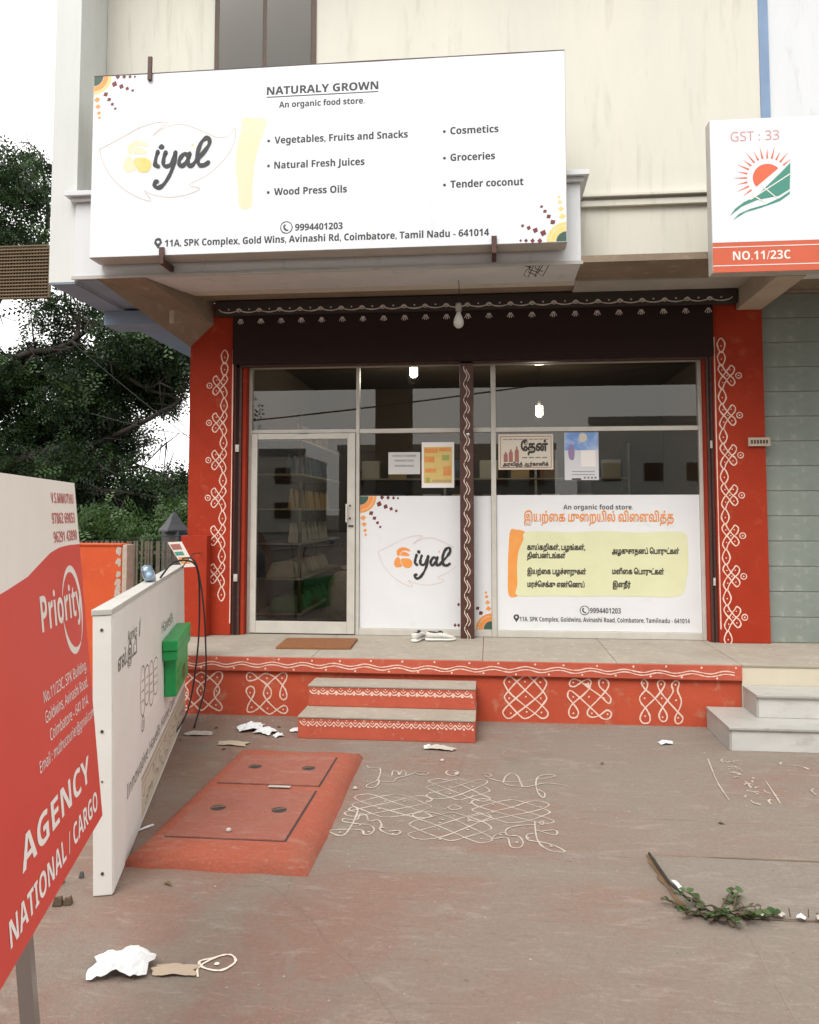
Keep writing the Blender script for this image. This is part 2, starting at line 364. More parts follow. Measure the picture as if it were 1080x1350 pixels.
def lettering(parent, s, x0, x1, z, cap, y, m, ref='H', name='lettering', shear=0, bevel=0, world=True):
    """one line of print from x0 to x1 on baseline z, capital height cap, facing -Y at depth y"""
    k = (ref, bevel)
    if k not in _cap:
        me0, c0 = text_mesh(ref, bevel); _cap[k] = (c0[:, 1].max(), c0[:, 1].min() if bevel else 0); bpy.data.meshes.remove(me0)
    me, co = text_mesh(s, bevel)
    w0, w1 = co[:, 0].min(), co[:, 0].max(); k2 = cap / _cap[k][0]
    sx = (x1 - x0) / (w1 - w0)
    n = np.empty_like(co); n[:, 0] = x0 + (co[:, 0] - w0) * sx; n[:, 2] = z + co[:, 1] * k2 + (n[:, 0] - x0) * shear
    n[:, 1] = y - (.0008 if not bevel else 0) - np.clip(co[:, 2], 0, 1) * .01
    if world: n -= np.array(wloc(parent))
    me.vertices.foreach_set('co', n.ravel()); me.update(); me.materials.clear(); me.name = name
    return link(name, me, m, parent)
def rough_pts(pts, j):
    return [(x + random.uniform(-j, j), y + random.uniform(-j, j)) for x, y in pts]
def smooth_poly(pts, k=5):
    P = [np.array(p, float) for p in pts]; n = len(P); out = []
    for i in range(n):
        p0, p1, p2, p3 = P[i - 1], P[i], P[(i + 1) % n], P[(i + 2) % n]
        for q in range(k):
            t = q / k; out.append(tuple(.5 * ((2 * p1) + (-p0 + p2) * t + (2 * p0 - 5 * p1 + 4 * p2 - p3) * t * t + (-p0 + 3 * p1 - 3 * p2 + p3) * t ** 3)))
    return out

# ================================================================== the setting
g = struct('ground', MB().poly([(-400, -400), (400, -400), (400, 400), (-400, 400)], -.06, 'xy'), 'road')
fc = struct('forecourt', MB().box(-7.5, 9, -4.0, 7.9, -.3, 0), 'forecourt')
earth = struct('earth_yard', MB().box(-40, 9, 7.9, 60, -.3, -.01), 'slab_concrete')

# painted rice-flour drawing on the forecourt
GK = [[(-0.265,4.707),(-0.304,4.644),(-0.287,4.592),(-0.21,4.479),(-0.057,4.339),(-0.11,4.327),(-0.165,4.378),(-0.223,4.46),(-0.343,4.575),(-0.44,4.547),(-0.441,4.492),(-0.343,4.395),(-0.256,4.302),(-0.222,4.25),(-0.243,4.198),(-0.297,4.224),(-0.294,4.282),(-0.244,4.337),(-0.167,4.43),(-0.066,4.511),(-0.074,4.583),(-0.13,4.585),(-0.197,4.498),(-0.29,4.418),(-0.38,4.347),(-0.455,4.35),(-0.453,4.401),(-0.362,4.463),(-0.257,4.565),(-0.212,4.665),(-0.265,4.707)],[(-0.772,4.741),(-0.802,4.787),(-0.77,4.82),(-0.656,4.769),(-0.508,4.655),(-0.449,4.641),(-0.38,4.687),(-0.347,4.632),(-0.404,4.626),(-0.515,4.713),(-0.675,4.907),(-0.671,4.939),(-0.6,4.928),(-0.496,4.818),(-0.383,4.727),(-0.312,4.762),(-0.323,4.814),(-0.39,4.808),(-0.513,4.694),(-0.646,4.594),(-0.682,4.61),(-0.677,4.657),(-0.578,4.748),(-0.457,4.886),(-0.389,4.989),(-0.331,4.942),(-0.335,4.876),(-0.395,4.87),(-0.492,4.926),(-0.581,4.895),(-0.687,4.778),(-0.772,4.741)],[(-0.226,5.356),(-0.276,5.362),(-0.289,5.299),(-0.246,5.253),(-0.207,5.307),(-0.226,5.356)],[(-0.406,5.213),(-0.409,5.14),(-0.317,5.078),(-0.189,5.023),(-0.063,4.904),(-0.123,4.855),(-0.154,4.895),(-0.095,4.965),(-0.065,5.058),(-0.113,5.146),(-0.219,4.997),(-0.275,4.891),(-0.243,4.864),(-0.215,4.923),(-0.249,4.994),(-0.327,5.0),(-0.398,5.011),(-0.395,5.071),(-0.302,5.103),(-0.194,5.171),(-0.082,5.163),(-0.075,5.221),(-0.131,5.216),(-0.19,5.068),(-0.323,5.187),(-0.406,5.213)],[(-0.269,4.791),(-0.226,4.812),(-0.209,4.772),(-0.244,4.74),(-0.267,4.758),(-0.269,4.791)],[(-0.151,4.819),(-0.165,4.769),(-0.119,4.725),(-0.032,4.663),(0.081,4.599),(0.011,4.584),(-0.061,4.66),(-0.118,4.655),(-0.145,4.614),(-0.116,4.587),(-0.032,4.663),(0.085,4.773),(0.237,4.912),(0.224,4.945),(0.116,4.846),(0.012,4.911),(-0.048,4.939),(-0.108,4.857),(-0.151,4.819)],[(-0.121,4.773),(-0.033,4.814),(0.069,4.732),(0.168,4.683),(0.208,4.619)],[(0.244,4.769),(0.305,4.807),(0.337,4.759),(0.284,4.714),(0.242,4.737),(0.244,4.769)],[(-0.878,4.307),(-0.784,4.24),(-0.756,4.354),(-0.754,4.591),(-0.787,4.654),(-0.808,4.605),(-0.758,4.572)],[(-0.813,4.436),(-0.813,4.473),(-0.74,4.462),(-0.733,4.548),(-0.694,4.529),(-0.668,4.451),(-0.622,4.474),(-0.592,4.405),(-0.589,4.336),(-0.52,4.276),(-0.481,4.303),(-0.49,4.336),(-0.54,4.324)],[(-0.876,4.297),(-0.786,4.327),(-0.69,4.326),(-0.668,4.271),(-0.635,4.281),(-0.624,4.343),(-0.66,4.398),(-0.731,4.409),(-0.812,4.429)],[(-0.056,4.273),(-0.004,4.272),(0.082,4.303),(0.098,4.194),(0.142,4.183),(0.164,4.248),(0.141,4.326),(0.082,4.336),(0.084,4.414),(0.146,4.468),(0.236,4.488)],[(0.009,4.296),(0.023,4.33),(0.063,4.367),(0.083,4.353)],[(0.239,4.541),(0.236,4.335),(0.253,4.225),(0.299,4.16),(0.367,4.155),(0.329,4.217),(0.268,4.258),(0.192,4.282),(0.188,4.347),(0.222,4.367)],[(0.241,4.419),(0.327,4.361),(0.35,4.396),(0.333,4.428),(0.271,4.405)],[(0.258,4.525),(0.287,4.546),(0.277,4.492),(0.258,4.525)],[(-0.829,5.401),(-0.796,5.351),(-0.739,5.367),(-0.715,5.256),(-0.719,5.109),(-0.764,5.034),(-0.765,4.988),(-0.724,4.978),(-0.701,5.04),(-0.706,5.134)],[(-0.719,5.109),(-0.621,5.095),(-0.597,5.169),(-0.538,5.224),(-0.471,5.306),(-0.404,5.297),(-0.425,5.245),(-0.485,5.269)],[(-0.635,5.214),(-0.638,5.305),(-0.603,5.293),(-0.588,5.229),(-0.58,5.311),(-0.554,5.298),(-0.546,5.223)],[(-0.051,5.298),(-0.019,5.326),(0.006,5.278),(-0.019,5.251),(-0.043,5.283),(0.029,5.193),(0.156,5.172),(0.401,5.293),(0.373,5.34),(0.304,5.284),(0.28,5.138),(0.286,4.982),(0.311,4.907),(0.324,4.985),(0.29,5.048)],[(0.076,5.141),(0.094,5.263),(0.137,5.341),(0.175,5.271),(0.187,5.152),(0.215,5.086),(0.344,5.168),(0.474,5.134)],[(0.084,5.142),(0.122,5.099),(0.231,5.087)]]
SQ = [[(-.50, .38), (-.36, .48), (-.22, .38), (.02, .11), (.47, -.33), (.52, -.48), (.40, -.55), (.22, -.44), (-.32, -.02), (-.50, .24)], [(.47, .39), (.36, .49), (.22, .39), (-.02, .11), (-.50, -.36), (-.52, -.51), (-.40, -.58), (-.22, -.45), (.32, 0), (.49, .27)], [(.0, .50), (-.20, .34), (-.46, .03), (-.50, -.09), (-.38, -.24), (-.14, -.50), (.0, -.57), (.22, -.44), (.46, -.13), (.50, -.02), (.40, .13), (.14, .43)]]
def motif(cx, cy, sx, sy, rot=0):
    c, q = math.cos(rot), math.sin(rot); return [[(cx + sx * (x * c - y * q) + random.uniform(-.004, .004), cy + sy * (x * q + y * c) + random.uniform(-.004, .004)) for x, y in st + st[:1]] for st in SQ]
GK = motif(-.575, 4.715, .46, .34) + motif(.115, 4.70, .44, .33) + motif(-.215, 5.01, .36, .36, 1.57) + motif(-.235, 4.43, .42, .38, 1.57) + [lp for lp in ([(-.25, 4.70), (-.215, 4.74), (-.17, 4.70), (-.215, 4.665), (-.25, 4.70)],)] + [GK[2]] + GK[8:]
GD = [(-0.798, 4.282), (-0.707, 4.387), (-0.646, 4.303), (-0.579, 4.365), (-0.515, 4.286), (-0.617, 4.756), (-0.506, 4.767), (-0.637, 4.634), (-0.508, 4.655), (-0.373, 4.78), (-0.368, 4.925), (-0.395, 4.522), (-0.268, 4.509), (-0.121, 4.505), (-0.279, 4.461), (-0.125, 4.383), (-0.265, 4.246), (-0.262, 4.667), (-0.246, 4.92), (-0.362, 5.051), (-0.252, 5.039), (-0.112, 5.053), (-0.108, 4.899), (-0.121, 4.773), (0.011, 4.766), (0.157, 4.761), (0.011, 4.648), (0.132, 4.244), (0.049, 4.333), (0.193, 4.305), (0.303, 4.215), (0.287, 4.754)]
k = MB()
for i, st in enumerate(GK): k.ribbon(st, (.0105 if i in (14, 15, 16) else .0088) if i > 11 else .0088, False, 'xy', .0012 + .0001 * i, .30, 4)
for d in GD: k.disc(d, .009, 'xy', .0045, 6)
part('kolam_drawing', k, 'chalk', fc, world=False)
# faint border marks drawn near the marble steps, and one loop by the street
k = MB()
k.ribbon([(1.49, 5.78), (1.42, 5.3), (1.40, 4.98)], .008, False, 'xy', .004, .5)
k.ribbon([(1.73, 5.35), (1.70, 5.1), (1.68, 4.95)], .007, False, 'xy', .004, .5)
for i in range(24):
    y = 5.75 - i * .035 + random.uniform(-.02, .02); x = 1.53 + random.uniform(0, .14) + (i % 3) * .02; a = random.uniform(0, 3.1); r = random.uniform(.02, .05)
    k.ribbon([(x + r * math.cos(a + t), y + r * math.sin(a + t) * 1.3) for t in (0, .7, 1.5)], .010, False, 'xy', .004, .5, 3)
for i in range(10):
    y = 5.7 - i * .11; x = 1.95 + random.uniform(0, .35); a = random.uniform(0, 6); r = random.uniform(.03, .08)
    k.ribbon([(x + r * math.cos(a + t), y + r * math.sin(a + t) * 1.3) for t in (0, .6, 1.3)], .013, False, 'xy', .004, .5, 3)
part('chalk_marks', k, 'chalk', fc, world=False)
k = MB().ribbon([(-1.05, 3.06), (-1.10, 3.03), (-1.07, 2.99), (-1.0, 2.98), (-.965, 3.04), (-1.0, 3.085), (-1.05, 3.06), (-1.09, 2.99), (-1.07, 2.93)], .010, False, 'xy', .004, .3)
k.disc((-1.03, 3.02), .011, 'xy', .0045)
part('chalk_loop', k, 'kolam_white', fc, world=False)
# access slab with a broken joint, lower right
part('access_slab', MB().box(.80, 2.35, 3.58, 4.15, -.01, .0045), 'slab_concrete', fc, bevel=.002, world=False)
k = MB()
def gap(pts, w):
    k.ribbon(pts, w, False, 'xy', .0055, .8, 4)
gap([(.775, 4.16), (.785, 3.95), (.80, 3.80), (.815, 3.62)], .028)
gap(rough_pts([(.80, 4.155), (1.0, 4.158), (1.2, 4.156), (1.6, 4.16), (2.3, 4.158)], .004), .006)
gap(rough_pts([(.83, 3.575), (1.0, 3.57), (1.2, 3.565), (1.6, 3.57), (2.3, 3.57)], .006), .012)
part('slab_joint', k, 'dry_leaf', fc, world=False)
for pts in ([(.36, 2.2), (.37, 3.0), (.355, 3.9), (.36, 4.6)], [(1.02, 2.2), (1.01, 2.9), (1.03, 3.5)]):
    part('pour_joint', MB().ribbon(rough_pts(pts, .006), .0045, False, 'xy', .0008, .6, 10), 'joint_dark', fc, world=False)

# ================================================================== raised platform
pf = thing('raised_platform', 'red painted shop platform with white wavy line band along its grey top', 'platform', (-.5, 7.2, 0))
part('front_wall', MB().box(-3.02, 1.975, 6.628, 7.9, 0, .478), 'plinth_red', pf)
part('edge_band', MB().box(-3.02, 1.978, 6.598, 6.627, .372, .4885), 'red_step', pf, bevel=.004)
for x0, x1 in ((-3.02, -1.483), (-1.479, -.062), (-.058, 1.012), (1.016, 1.977), (1.981, 3.2), (3.204, 4.6)): part('top_slab', MB().box(x0, x1, 6.606 + random.uniform(-.003, .003), 7.9, .479, .495 - random.uniform(0, .0015)), 'cement_top', pf, bevel=.003)
part('side_riser', MB().box(1.979, 4.6, 6.612, 7.88, 0, .4785), 'marble_cream', pf)
k = MB()
for dz in (0, -.022):
    pts = [(x, .436 + dz + .011 * math.sin(x * 2 * math.pi / .262 + 1) + random.uniform(-.0015, .0015) + .004 * math.sin(x * 3)) for x in np.arange(-3.0, 1.95, .04)]
    k.ribbon(pts, .0085, False, 'xz', 6.5965, .25, 3)
for i in range(38):
    x = -2.93 + i * .131; z = .470 if i % 2 else .392
    if x < 1.95: k.disc((x + random.uniform(-.02, .02), z + random.uniform(-.004, .004)), .0085, 'xz', 6.5965, 8)
part('wave_pattern', k, 'kolam_pink', pf)
PK = [
 ([[(-2.362, 0.3), (-2.304, 0.348), (-2.256, 0.349), (-2.25, 0.302), (-2.288, 0.241), (-2.317, 0.194), (-2.309, 0.143), (-2.262, 0.093), (-2.246, 0.056), (-2.266, 0.033), (-2.309, 0.046), (-2.359, 0.077), (-2.433, 0.14), (-2.466, 0.191), (-2.434, 0.247)], [(-2.503, 0.297), (-2.562, 0.343), (-2.612, 0.342), (-2.616, 0.295), (-2.575, 0.235), (-2.545, 0.189), (-2.551, 0.138), (-2.597, 0.085), (-2.611, 0.048), (-2.591, 0.025), (-2.547, 0.04), (-2.499, 0.074), (-2.427, 0.14), (-2.407, 0.192), (-2.429, 0.248)], [(-2.431, 0.348), (-2.372, 0.314), (-2.288, 0.241), (-2.271, 0.195), (-2.306, 0.143), (-2.368, 0.077), (-2.426, 0.032), (-2.485, 0.074), (-2.55, 0.138), (-2.587, 0.188), (-2.571, 0.235), (-2.489, 0.312)]],
  [(-2.548, 0.306), (-2.426, 0.308), (-2.294, 0.308), (-2.434, 0.194), (-2.297, 0.194), (-2.56, 0.175), (-2.429, 0.075), (-2.3, 0.078), (-2.558, 0.063)]),
 ([[(-1.941, 0.309), (-1.984, 0.289), (-2.027, 0.288), (-2.039, 0.321), (-2.023, 0.351), (-1.984, 0.345), (-1.941, 0.309), (-1.878, 0.268), (-1.834, 0.223), (-1.824, 0.186), (-1.838, 0.149), (-1.866, 0.13), (-1.923, 0.069), (-1.98, 0.031), (-2.024, 0.03), (-2.029, 0.062), (-2.01, 0.108), (-1.982, 0.155), (-1.968, 0.202), (-1.983, 0.234), (-2.017, 0.236), (-2.039, 0.209), (-2.03, 0.173), (-1.991, 0.127), (-1.923, 0.069), (-1.865, 0.024), (-1.827, 0.016), (-1.779, 0.049), (-1.722, 0.086), (-1.689, 0.074), (-1.688, 0.038), (-1.722, 0.023), (-1.774, 0.049), (-1.837, 0.103), (-1.876, 0.148), (-1.891, 0.185), (-1.877, 0.231), (-1.849, 0.264), (-1.792, 0.316), (-1.735, 0.356), (-1.696, 0.346), (-1.696, 0.309), (-1.729, 0.253), (-1.747, 0.207), (-1.747, 0.156), (-1.718, 0.135), (-1.692, 0.157), (-1.7, 0.208), (-1.729, 0.253), (-1.792, 0.316), (-1.859, 0.347), (-1.898, 0.342)]],
  [(-2.008, 0.317), (-1.864, 0.31), (-1.734, 0.313), (-2.007, 0.187), (-1.857, 0.186), (-1.723, 0.175), (-1.991, 0.067), (-1.856, 0.061), (-1.722, 0.055)]),
 ([[(0.118, 0.334), (0.155, 0.366), (0.203, 0.335), (0.287, 0.253), (0.442, 0.113), (0.461, 0.061), (0.418, 0.036), (0.358, 0.075), (0.178, 0.214), (0.118, 0.297)], [(0.445, 0.34), (0.409, 0.371), (0.36, 0.339), (0.275, 0.253), (0.116, 0.105), (0.111, 0.052), (0.152, 0.029), (0.213, 0.071), (0.395, 0.219), (0.452, 0.304)], [(0.288, 0.373), (0.215, 0.324), (0.129, 0.225), (0.117, 0.189), (0.153, 0.142), (0.237, 0.055), (0.285, 0.032), (0.358, 0.075), (0.443, 0.173), (0.451, 0.209), (0.42, 0.256), (0.336, 0.35)]],
  [(0.155, 0.322), (0.281, 0.325), (0.404, 0.323), (0.153, 0.19), (0.287, 0.205), (0.407, 0.196), (0.165, 0.07), (0.293, 0.085), (0.411, 0.083)]),
 ([[(0.637, 0.32), (0.661, 0.352), (0.709, 0.346), (0.78, 0.299), (0.809, 0.324), (0.792, 0.355), (0.744, 0.339), (0.684, 0.297), (0.648, 0.297)], [(0.756, 0.311), (0.874, 0.23), (0.944, 0.168), (0.963, 0.208), (0.922, 0.255), (0.875, 0.302), (0.875, 0.349), (0.911, 0.362), (0.946, 0.334), (0.934, 0.279), (0.849, 0.182), (0.789, 0.121), (0.777, 0.078), (0.812, 0.055), (0.871, 0.071), (0.931, 0.113), (0.966, 0.09), (0.947, 0.049), (0.895, 0.048), (0.825, 0.11), (0.683, 0.238), (0.636, 0.261), (0.623, 0.213), (0.67, 0.154), (0.705, 0.095), (0.688, 0.052), (0.645, 0.051), (0.629, 0.093), (0.658, 0.154), (0.755, 0.239), (0.803, 0.3)]],
  [(0.668, 0.326), (0.787, 0.324), (0.904, 0.331), (0.666, 0.213), (0.79, 0.216), (0.909, 0.207), (0.665, 0.082), (0.812, 0.086), (0.936, 0.082)]),
 ([[(1.206, 0.332), (1.225, 0.364), (1.253, 0.333), (1.241, 0.286), (1.192, 0.225), (1.199, 0.178), (1.238, 0.132), (1.267, 0.074), (1.259, 0.026), (1.212, 0.02), (1.19, 0.06), (1.226, 0.132), (1.31, 0.216), (1.369, 0.289), (1.387, 0.336), (1.359, 0.359), (1.331, 0.335), (1.346, 0.281), (1.391, 0.218), (1.483, 0.114), (1.521, 0.068), (1.504, 0.028), (1.469, 0.027), (1.463, 0.072), (1.502, 0.15), (1.512, 0.209), (1.486, 0.279), (1.499, 0.339), (1.471, 0.357), (1.44, 0.325), (1.451, 0.278), (1.427, 0.231), (1.367, 0.147), (1.338, 0.087), (1.353, 0.041), (1.388, 0.041), (1.4, 0.084), (1.367, 0.147), (1.287, 0.239), (1.233, 0.286)]],
  [(1.225, 0.333), (1.358, 0.328), (1.471, 0.326), (1.228, 0.214), (1.361, 0.217), (1.473, 0.204), (1.23, 0.073), (1.365, 0.069), (1.486, 0.067)])]
for strokes, dots in PK:
    k = MB()
    for st in strokes: k.ribbon([(x, max(.014, z)) for x, z in st], .0115, True, 'xz', 6.626 - random.uniform(0, .0006), .2, 5)
    for d in dots: k.disc(d, .0075, 'xz', 6.626, 7)
    part('kolam', k, 'kolam_pink', pf)

# ================================================================== red entrance steps
es = thing('entrance_steps', 'two red painted steps with grey treads and white scallop and zigzag borders', 'steps', (-.77, 6.3, 0))
part('riser', MB().box(-1.445, -.112, 6.00, 6.597, 0, .150), 'red_step', es, bevel=.006)
part('tread', MB().box(-1.447, -.110, 5.996, 6.597, .151, .165), 'cement_top', es, bevel=.004)
part('riser', MB().box(-1.438, -.114, 6.31, 6.596, .166, .315), 'red_step', es, bevel=.006)
part('tread', MB().box(-1.441, -.112, 6.306, 6.596, .316, .330), 'cement_top', es, bevel=.004)
k = MB(); y = 5.9935; n = 20; w = 1.30 / n
for i in range(n):                                     # zigzag with dots on the lower riser
    x = -1.43 + i * w
    k.ribbon([(x, .128), (x + w / 2, .098), (x + w, .128)], .0085, False, 'xz', 5.9985, .2, 2)
    k.disc((x + w, .098), .009, 'xz', 5.9985, 8)
    k.ribbon([(x + w * .3, .131), (x + w * .5, .119), (x + w * .7, .131)], .006, False, 'xz', 5.9985, .2, 3)
    k.disc((x + w * .5, .140), .005, 'xz', 5.9985, 6)
part('zigzag_pattern', k, 'kolam_pink', es)
k = MB(); n = 18; w = 1.28 / n
for i in range(n):
    x = -1.425 + i * w
    k.ribbon([(x, .288), (x + w * .2, .272), (x + w * .5, .264), (x + w * .8, .272), (x + w, .288)], .0095, False, 'xz', 6.3085, .2, 3)
    k.ribbon([(x + w * .25, .297), (x + w * .5, .283), (x + w * .75, .297)], .007, False, 'xz', 6.3085, .2, 3)
    k.disc((x + w * .5, .306), .005, 'xz', 6.3085, 6)
    for a in (-.5, 0, .5): k.ribbon([(x + w, .276), (x + w + .018 * math.sin(a), .276 - .022 * math.cos(a))], .006, False, 'xz', 6.3084, .2, 2)
part('scallop_pattern', k, 'kolam_pink', es)

# ================================================================== white marble steps at the right
ms = thing('marble_steps', 'white marble steps with shade painted on their sides right of the red platform', 'steps', (2.5, 6.3, 0))
part('lower_step', MB().box(1.715, 3.6, 6.0, 6.61, 0, .147), 'marble', ms, bevel=.003)
part('lower_tread', MB().box(1.695, 3.61, 5.985, 6.605, .148, .167), 'marble_top', ms, bevel=.004)
part('lower_side', MB().box(1.700, 1.7145, 6.004, 6.60, .002, .1475), 'marble_shade', ms)
part('upper_step', MB().box(1.997, 3.6, 6.285, 6.608, .168, .317), 'marble', ms, bevel=.003)
part('upper_tread', MB().box(1.98, 3.61, 6.265, 6.604, .318, .337), 'marble_top', ms, bevel=.004)
part('upper_side', MB().box(1.983, 1.9965, 6.29, 6.60, .169, .3175), 'marble_shade', ms)

# ================================================================== shop building
bd = thing('shop_building', 'two storey building with red pillars, brown valance, cream upper wall and white balcony', 'building', (-.3, 9.5, .495))
Zp = .496
def pillar_kolam(parent, xs, sg, ztop, n, y, m):
    """vertical chain of eyes and clovers; sg=-1 spreads to the left"""
    k = MB(); u = .00108; cx = xs
    P = lambda pts: [(cx + sg * (405 - a) * u, zz - b * u * 1.02) for a, b in pts]
    zz = ztop
    for j in range(2):
        k.ribbon(P([(a, b * .85) for a, b in ((405, -8), (374, 40), (380, 95), (405, 140), (430, 95), (436, 40))]), .0115, True, 'xz', y, .15, 5); k.disc(P([(405, 60)])[0], .007, 'xz', y - .0003, 6)
        zz -= .125
    zz += .01
    per = .3745
    for i in range(n):
        z0 = zz
        c1 = [(408, 0), (434, 38), (416, 78), (380, 118), (345, 168), (320, 186), (297, 160), (308, 125), (345, 92), (385, 42)]
        c2 = [(405, 215), (432, 178), (418, 132), (385, 88), (345, 36), (326, 12), (298, 36), (308, 76), (345, 114), (385, 170)]
        k.ribbon(P(c1), .0115, True, 'xz', y, .15, 5); k.ribbon(P(c2), .0115, True, 'xz', y - .0004, .15, 5)
        for d in ((333, 50), (402, 52), (362, 100), (330, 148), (398, 158)): k.disc(P([d])[0], .0065, 'xz', y - .0003, 6)
        if sg > 0 or i < 4: k.ribbon(P([(264 + 24 * math.cos(t), 100 + 24 * math.sin(t)) for t in np.linspace(0, 6.283, 9)[:-1]]), .009, True, 'xz', y, .15, 3); k.disc(P([(264 if sg > 0 or i < 4 else 362, 100)])[0], .008, 'xz', y - .0002, 7)
        zz = z0 - 215 * u * 1.02
        k.ribbon(P([(405, 0), (374, 58), (381, 98), (405, 126), (429, 98), (436, 58)]), .0115, True, 'xz', y, .15, 5); k.disc(P([(405, 72)])[0], .007, 'xz', y - .0003, 6)
        zz = z0 - per
    part('kolam', k, m, parent)
# left pillar
pl = part('pillar', MB().box(-2.985, -2.535, 7.68, 8.05, Zp, 3.80), 'red_paint', bd, bevel=.006)
pillar_kolam(pl, -2.628, -1, 3.315, 6, 7.6785, 'kolam_pink')
part('border_line', MB().ribbon([(-2.543, 3.32), (-2.541, 2.2), (-2.540, .61)], .010, False, 'xz', 7.6785, .2, 12), 'kolam_pink', pl)
pr = part('pillar', MB().box(2.108, 2.565, 7.68, 8.05, Zp, 3.80), 'red_paint', bd, bevel=.006)
pillar_kolam(pr, 2.185, 1, 3.33, 7, 7.6785, 'kolam_pink')
part('border_line', MB().ribbon([(2.123, 3.35), (2.123, 2.0), (2.123, .62)], .010, False, 'xz', 7.6785, .2, 12), 'kolam_pink', pr)
for x0, x1, a, b in ((-2.533, -2.455, -2.453, -2.418), (2.048, 2.106, 2.034, 2.046)):
    ch = part('shutter_channel', MB().box(x0, x1, 7.705, 7.80, Zp, 3.18), 'brown_paint', bd, bevel=.003)
    part('guide_slot', MB().box(x0 + .02, x1 - .025, 7.700, 7.704, Zp, 3.18), 'maroon', ch)
    for z in (2.30, 1.02): part('hinge_clip', MB().box(x0 + .022, x1 - .018, 7.690, 7.699, z, z + .07).box(x0 + .03, x1 - .025, 7.685, 7.69, z + .02, z + .05), 'frame_metal', ch)
    part('reveal', MB().box(a, b, 7.73, 7.92, Zp, 3.18), 'red_paint', bd)
# header and valance over the glass
part('header', MB().box(-2.534, 2.107, 7.64, 7.90, 3.172, 3.651), 'maroon', bd)
va = part('valance', MB().box(-2.70, 2.315, 7.575, 7.678, 3.652, 3.792), 'valance_brown', bd, bevel=.006)
part('lintel', MB().box(-2.534, 2.107, 7.68, 7.90, 3.6515, 3.80), 'maroon', bd)
part('shutter_bottom_bar', MB().box(-2.534, 2.107, 7.70, 7.76, 3.15, 3.171), 'brown_paint', bd)
k = MB(); n = 24; w = 4.93 / n
for i in range(n):
    x = -2.66 + i * w
    k.ribbon([(x, 3.710), (x + w * .15, 3.684), (x + w * .5, 3.672), (x + w * .85, 3.684), (x + w, 3.706)], .011, False, 'xz', 7.5735, .15, 4)
    if i < n - 1: k.ribbon([(x + w, 3.712), (x + w + .025, 3.694), (x + w, 3.678), (x + w - .025, 3.694)], .008, True, 'xz', 7.573, .15, 3); k.disc((x + w, 3.694), .006, 'xz', 7.5728, 6)
    k.disc((x + w * .5, 3.704), .009, 'xz', 7.5735, 7)
part('scallop_pattern', k, 'kolam_dull', va)
for i in range(n - 1):
    x = -2.66 + (i + 1) * w
    k = MB()
    for a in (-.62, -.2, .2, .62): k.ribbon([(x + .014 * math.sin(a), 3.622), (x + .052 * math.sin(a), 3.626 - .056 * math.cos(a))], .009, False, 'xz', 7.6385, .3, 2)
    part('tassel', k, 'kolam_dull', va)
# brackets, soffit, upper floor
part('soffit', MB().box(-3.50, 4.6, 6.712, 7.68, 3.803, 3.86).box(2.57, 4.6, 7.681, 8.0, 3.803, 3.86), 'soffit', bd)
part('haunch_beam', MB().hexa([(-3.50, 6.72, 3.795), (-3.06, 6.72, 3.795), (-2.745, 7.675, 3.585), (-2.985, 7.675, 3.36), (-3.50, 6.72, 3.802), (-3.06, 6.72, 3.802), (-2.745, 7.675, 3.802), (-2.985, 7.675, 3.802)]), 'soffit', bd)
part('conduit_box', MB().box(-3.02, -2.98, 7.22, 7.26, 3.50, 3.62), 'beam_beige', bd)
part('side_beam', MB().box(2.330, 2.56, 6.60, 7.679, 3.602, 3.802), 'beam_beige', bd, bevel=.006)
part('side_underside', MB().box(-3.716, -3.502, 6.76, 12, 3.79, 3.86).box(-3.962, -3.717, 6.755, 12, 3.762, 3.7745), 'pale_blue', bd)
part('cross_beam', MB().box(-3.93, -2.988, 7.73, 8.07, 3.62, 3.7615), 'pale_blue', bd)
part('long_beam', MB().box(-3.50, -2.988, 8.072, 12, 3.625, 3.789), 'pale_blue', bd)
part('upper_wall', MB().box(-3.715, 2.455, 7.24, 7.40, 3.802, 7.6), 'cream_wall', bd)
part('wall_pilaster', MB().box(-3.965, -3.718, 6.75, 12, 3.775, 7.6), 'pale_wall', bd, bevel=.004)
bal = part('balcony', MB().box(-3.705, .785, 6.71, 7.239, 3.797, 4.49), 'white_wall', bd, bevel=.004)
part('drip_edge', MB().box(-3.72, .80, 6.695, 6.709, 3.785, 3.815), 'sign_side', bal)
part('cornice', MB().box(-3.735, .815, 6.675, 7.238, 4.492, 4.53).box(-3.775, .855, 6.635, 7.238, 4.531, 4.575), 'white_wall', bal, bevel=.005)
part('wall_ledge', MB().box(.80, 2.455, 7.20, 7.239, 4.47, 4.525).box(.80, 2.455, 7.17, 7.239, 4.55, 4.578), 'cream_wall', bd, bevel=.004)
part('ledge_shadow_gap', MB().box(.80, 2.455, 7.215, 7.239, 4.5255, 4.5495), 'sign_side', bd)
part('wall_foot', MB().box(.80, 2.33, 7.225, 7.68, 3.787, 3.8025), 'sign_side', bd)
part('blue_strip', MB().box(2.457, 2.538, 7.232, 7.41, 3.803, 7.6), 'blue_trim', bd)
part('neighbour_wall', MB().box(2.54, 4.6, 7.25, 7.40, 3.802, 7.6), 'white_wall', bd)
part('side_wall', MB().box(-2.985, -2.83, 8.052, 12, .0, 3.62), 'pale_blue', bd)
part('roof_slab', MB().box(-4.0, 4.6, 6.7, 12.2, 7.6, 7.75), 'white_wall', bd)
wd = part('window', MB().box(-2.62, -1.62, 7.225, 7.239, 5.72, 6.9), 'wood_dark', bd)
part('window_sill', MB().box(-2.70, -1.54, 7.14, 7.238, 5.66, 5.715), 'sign_side', wd)
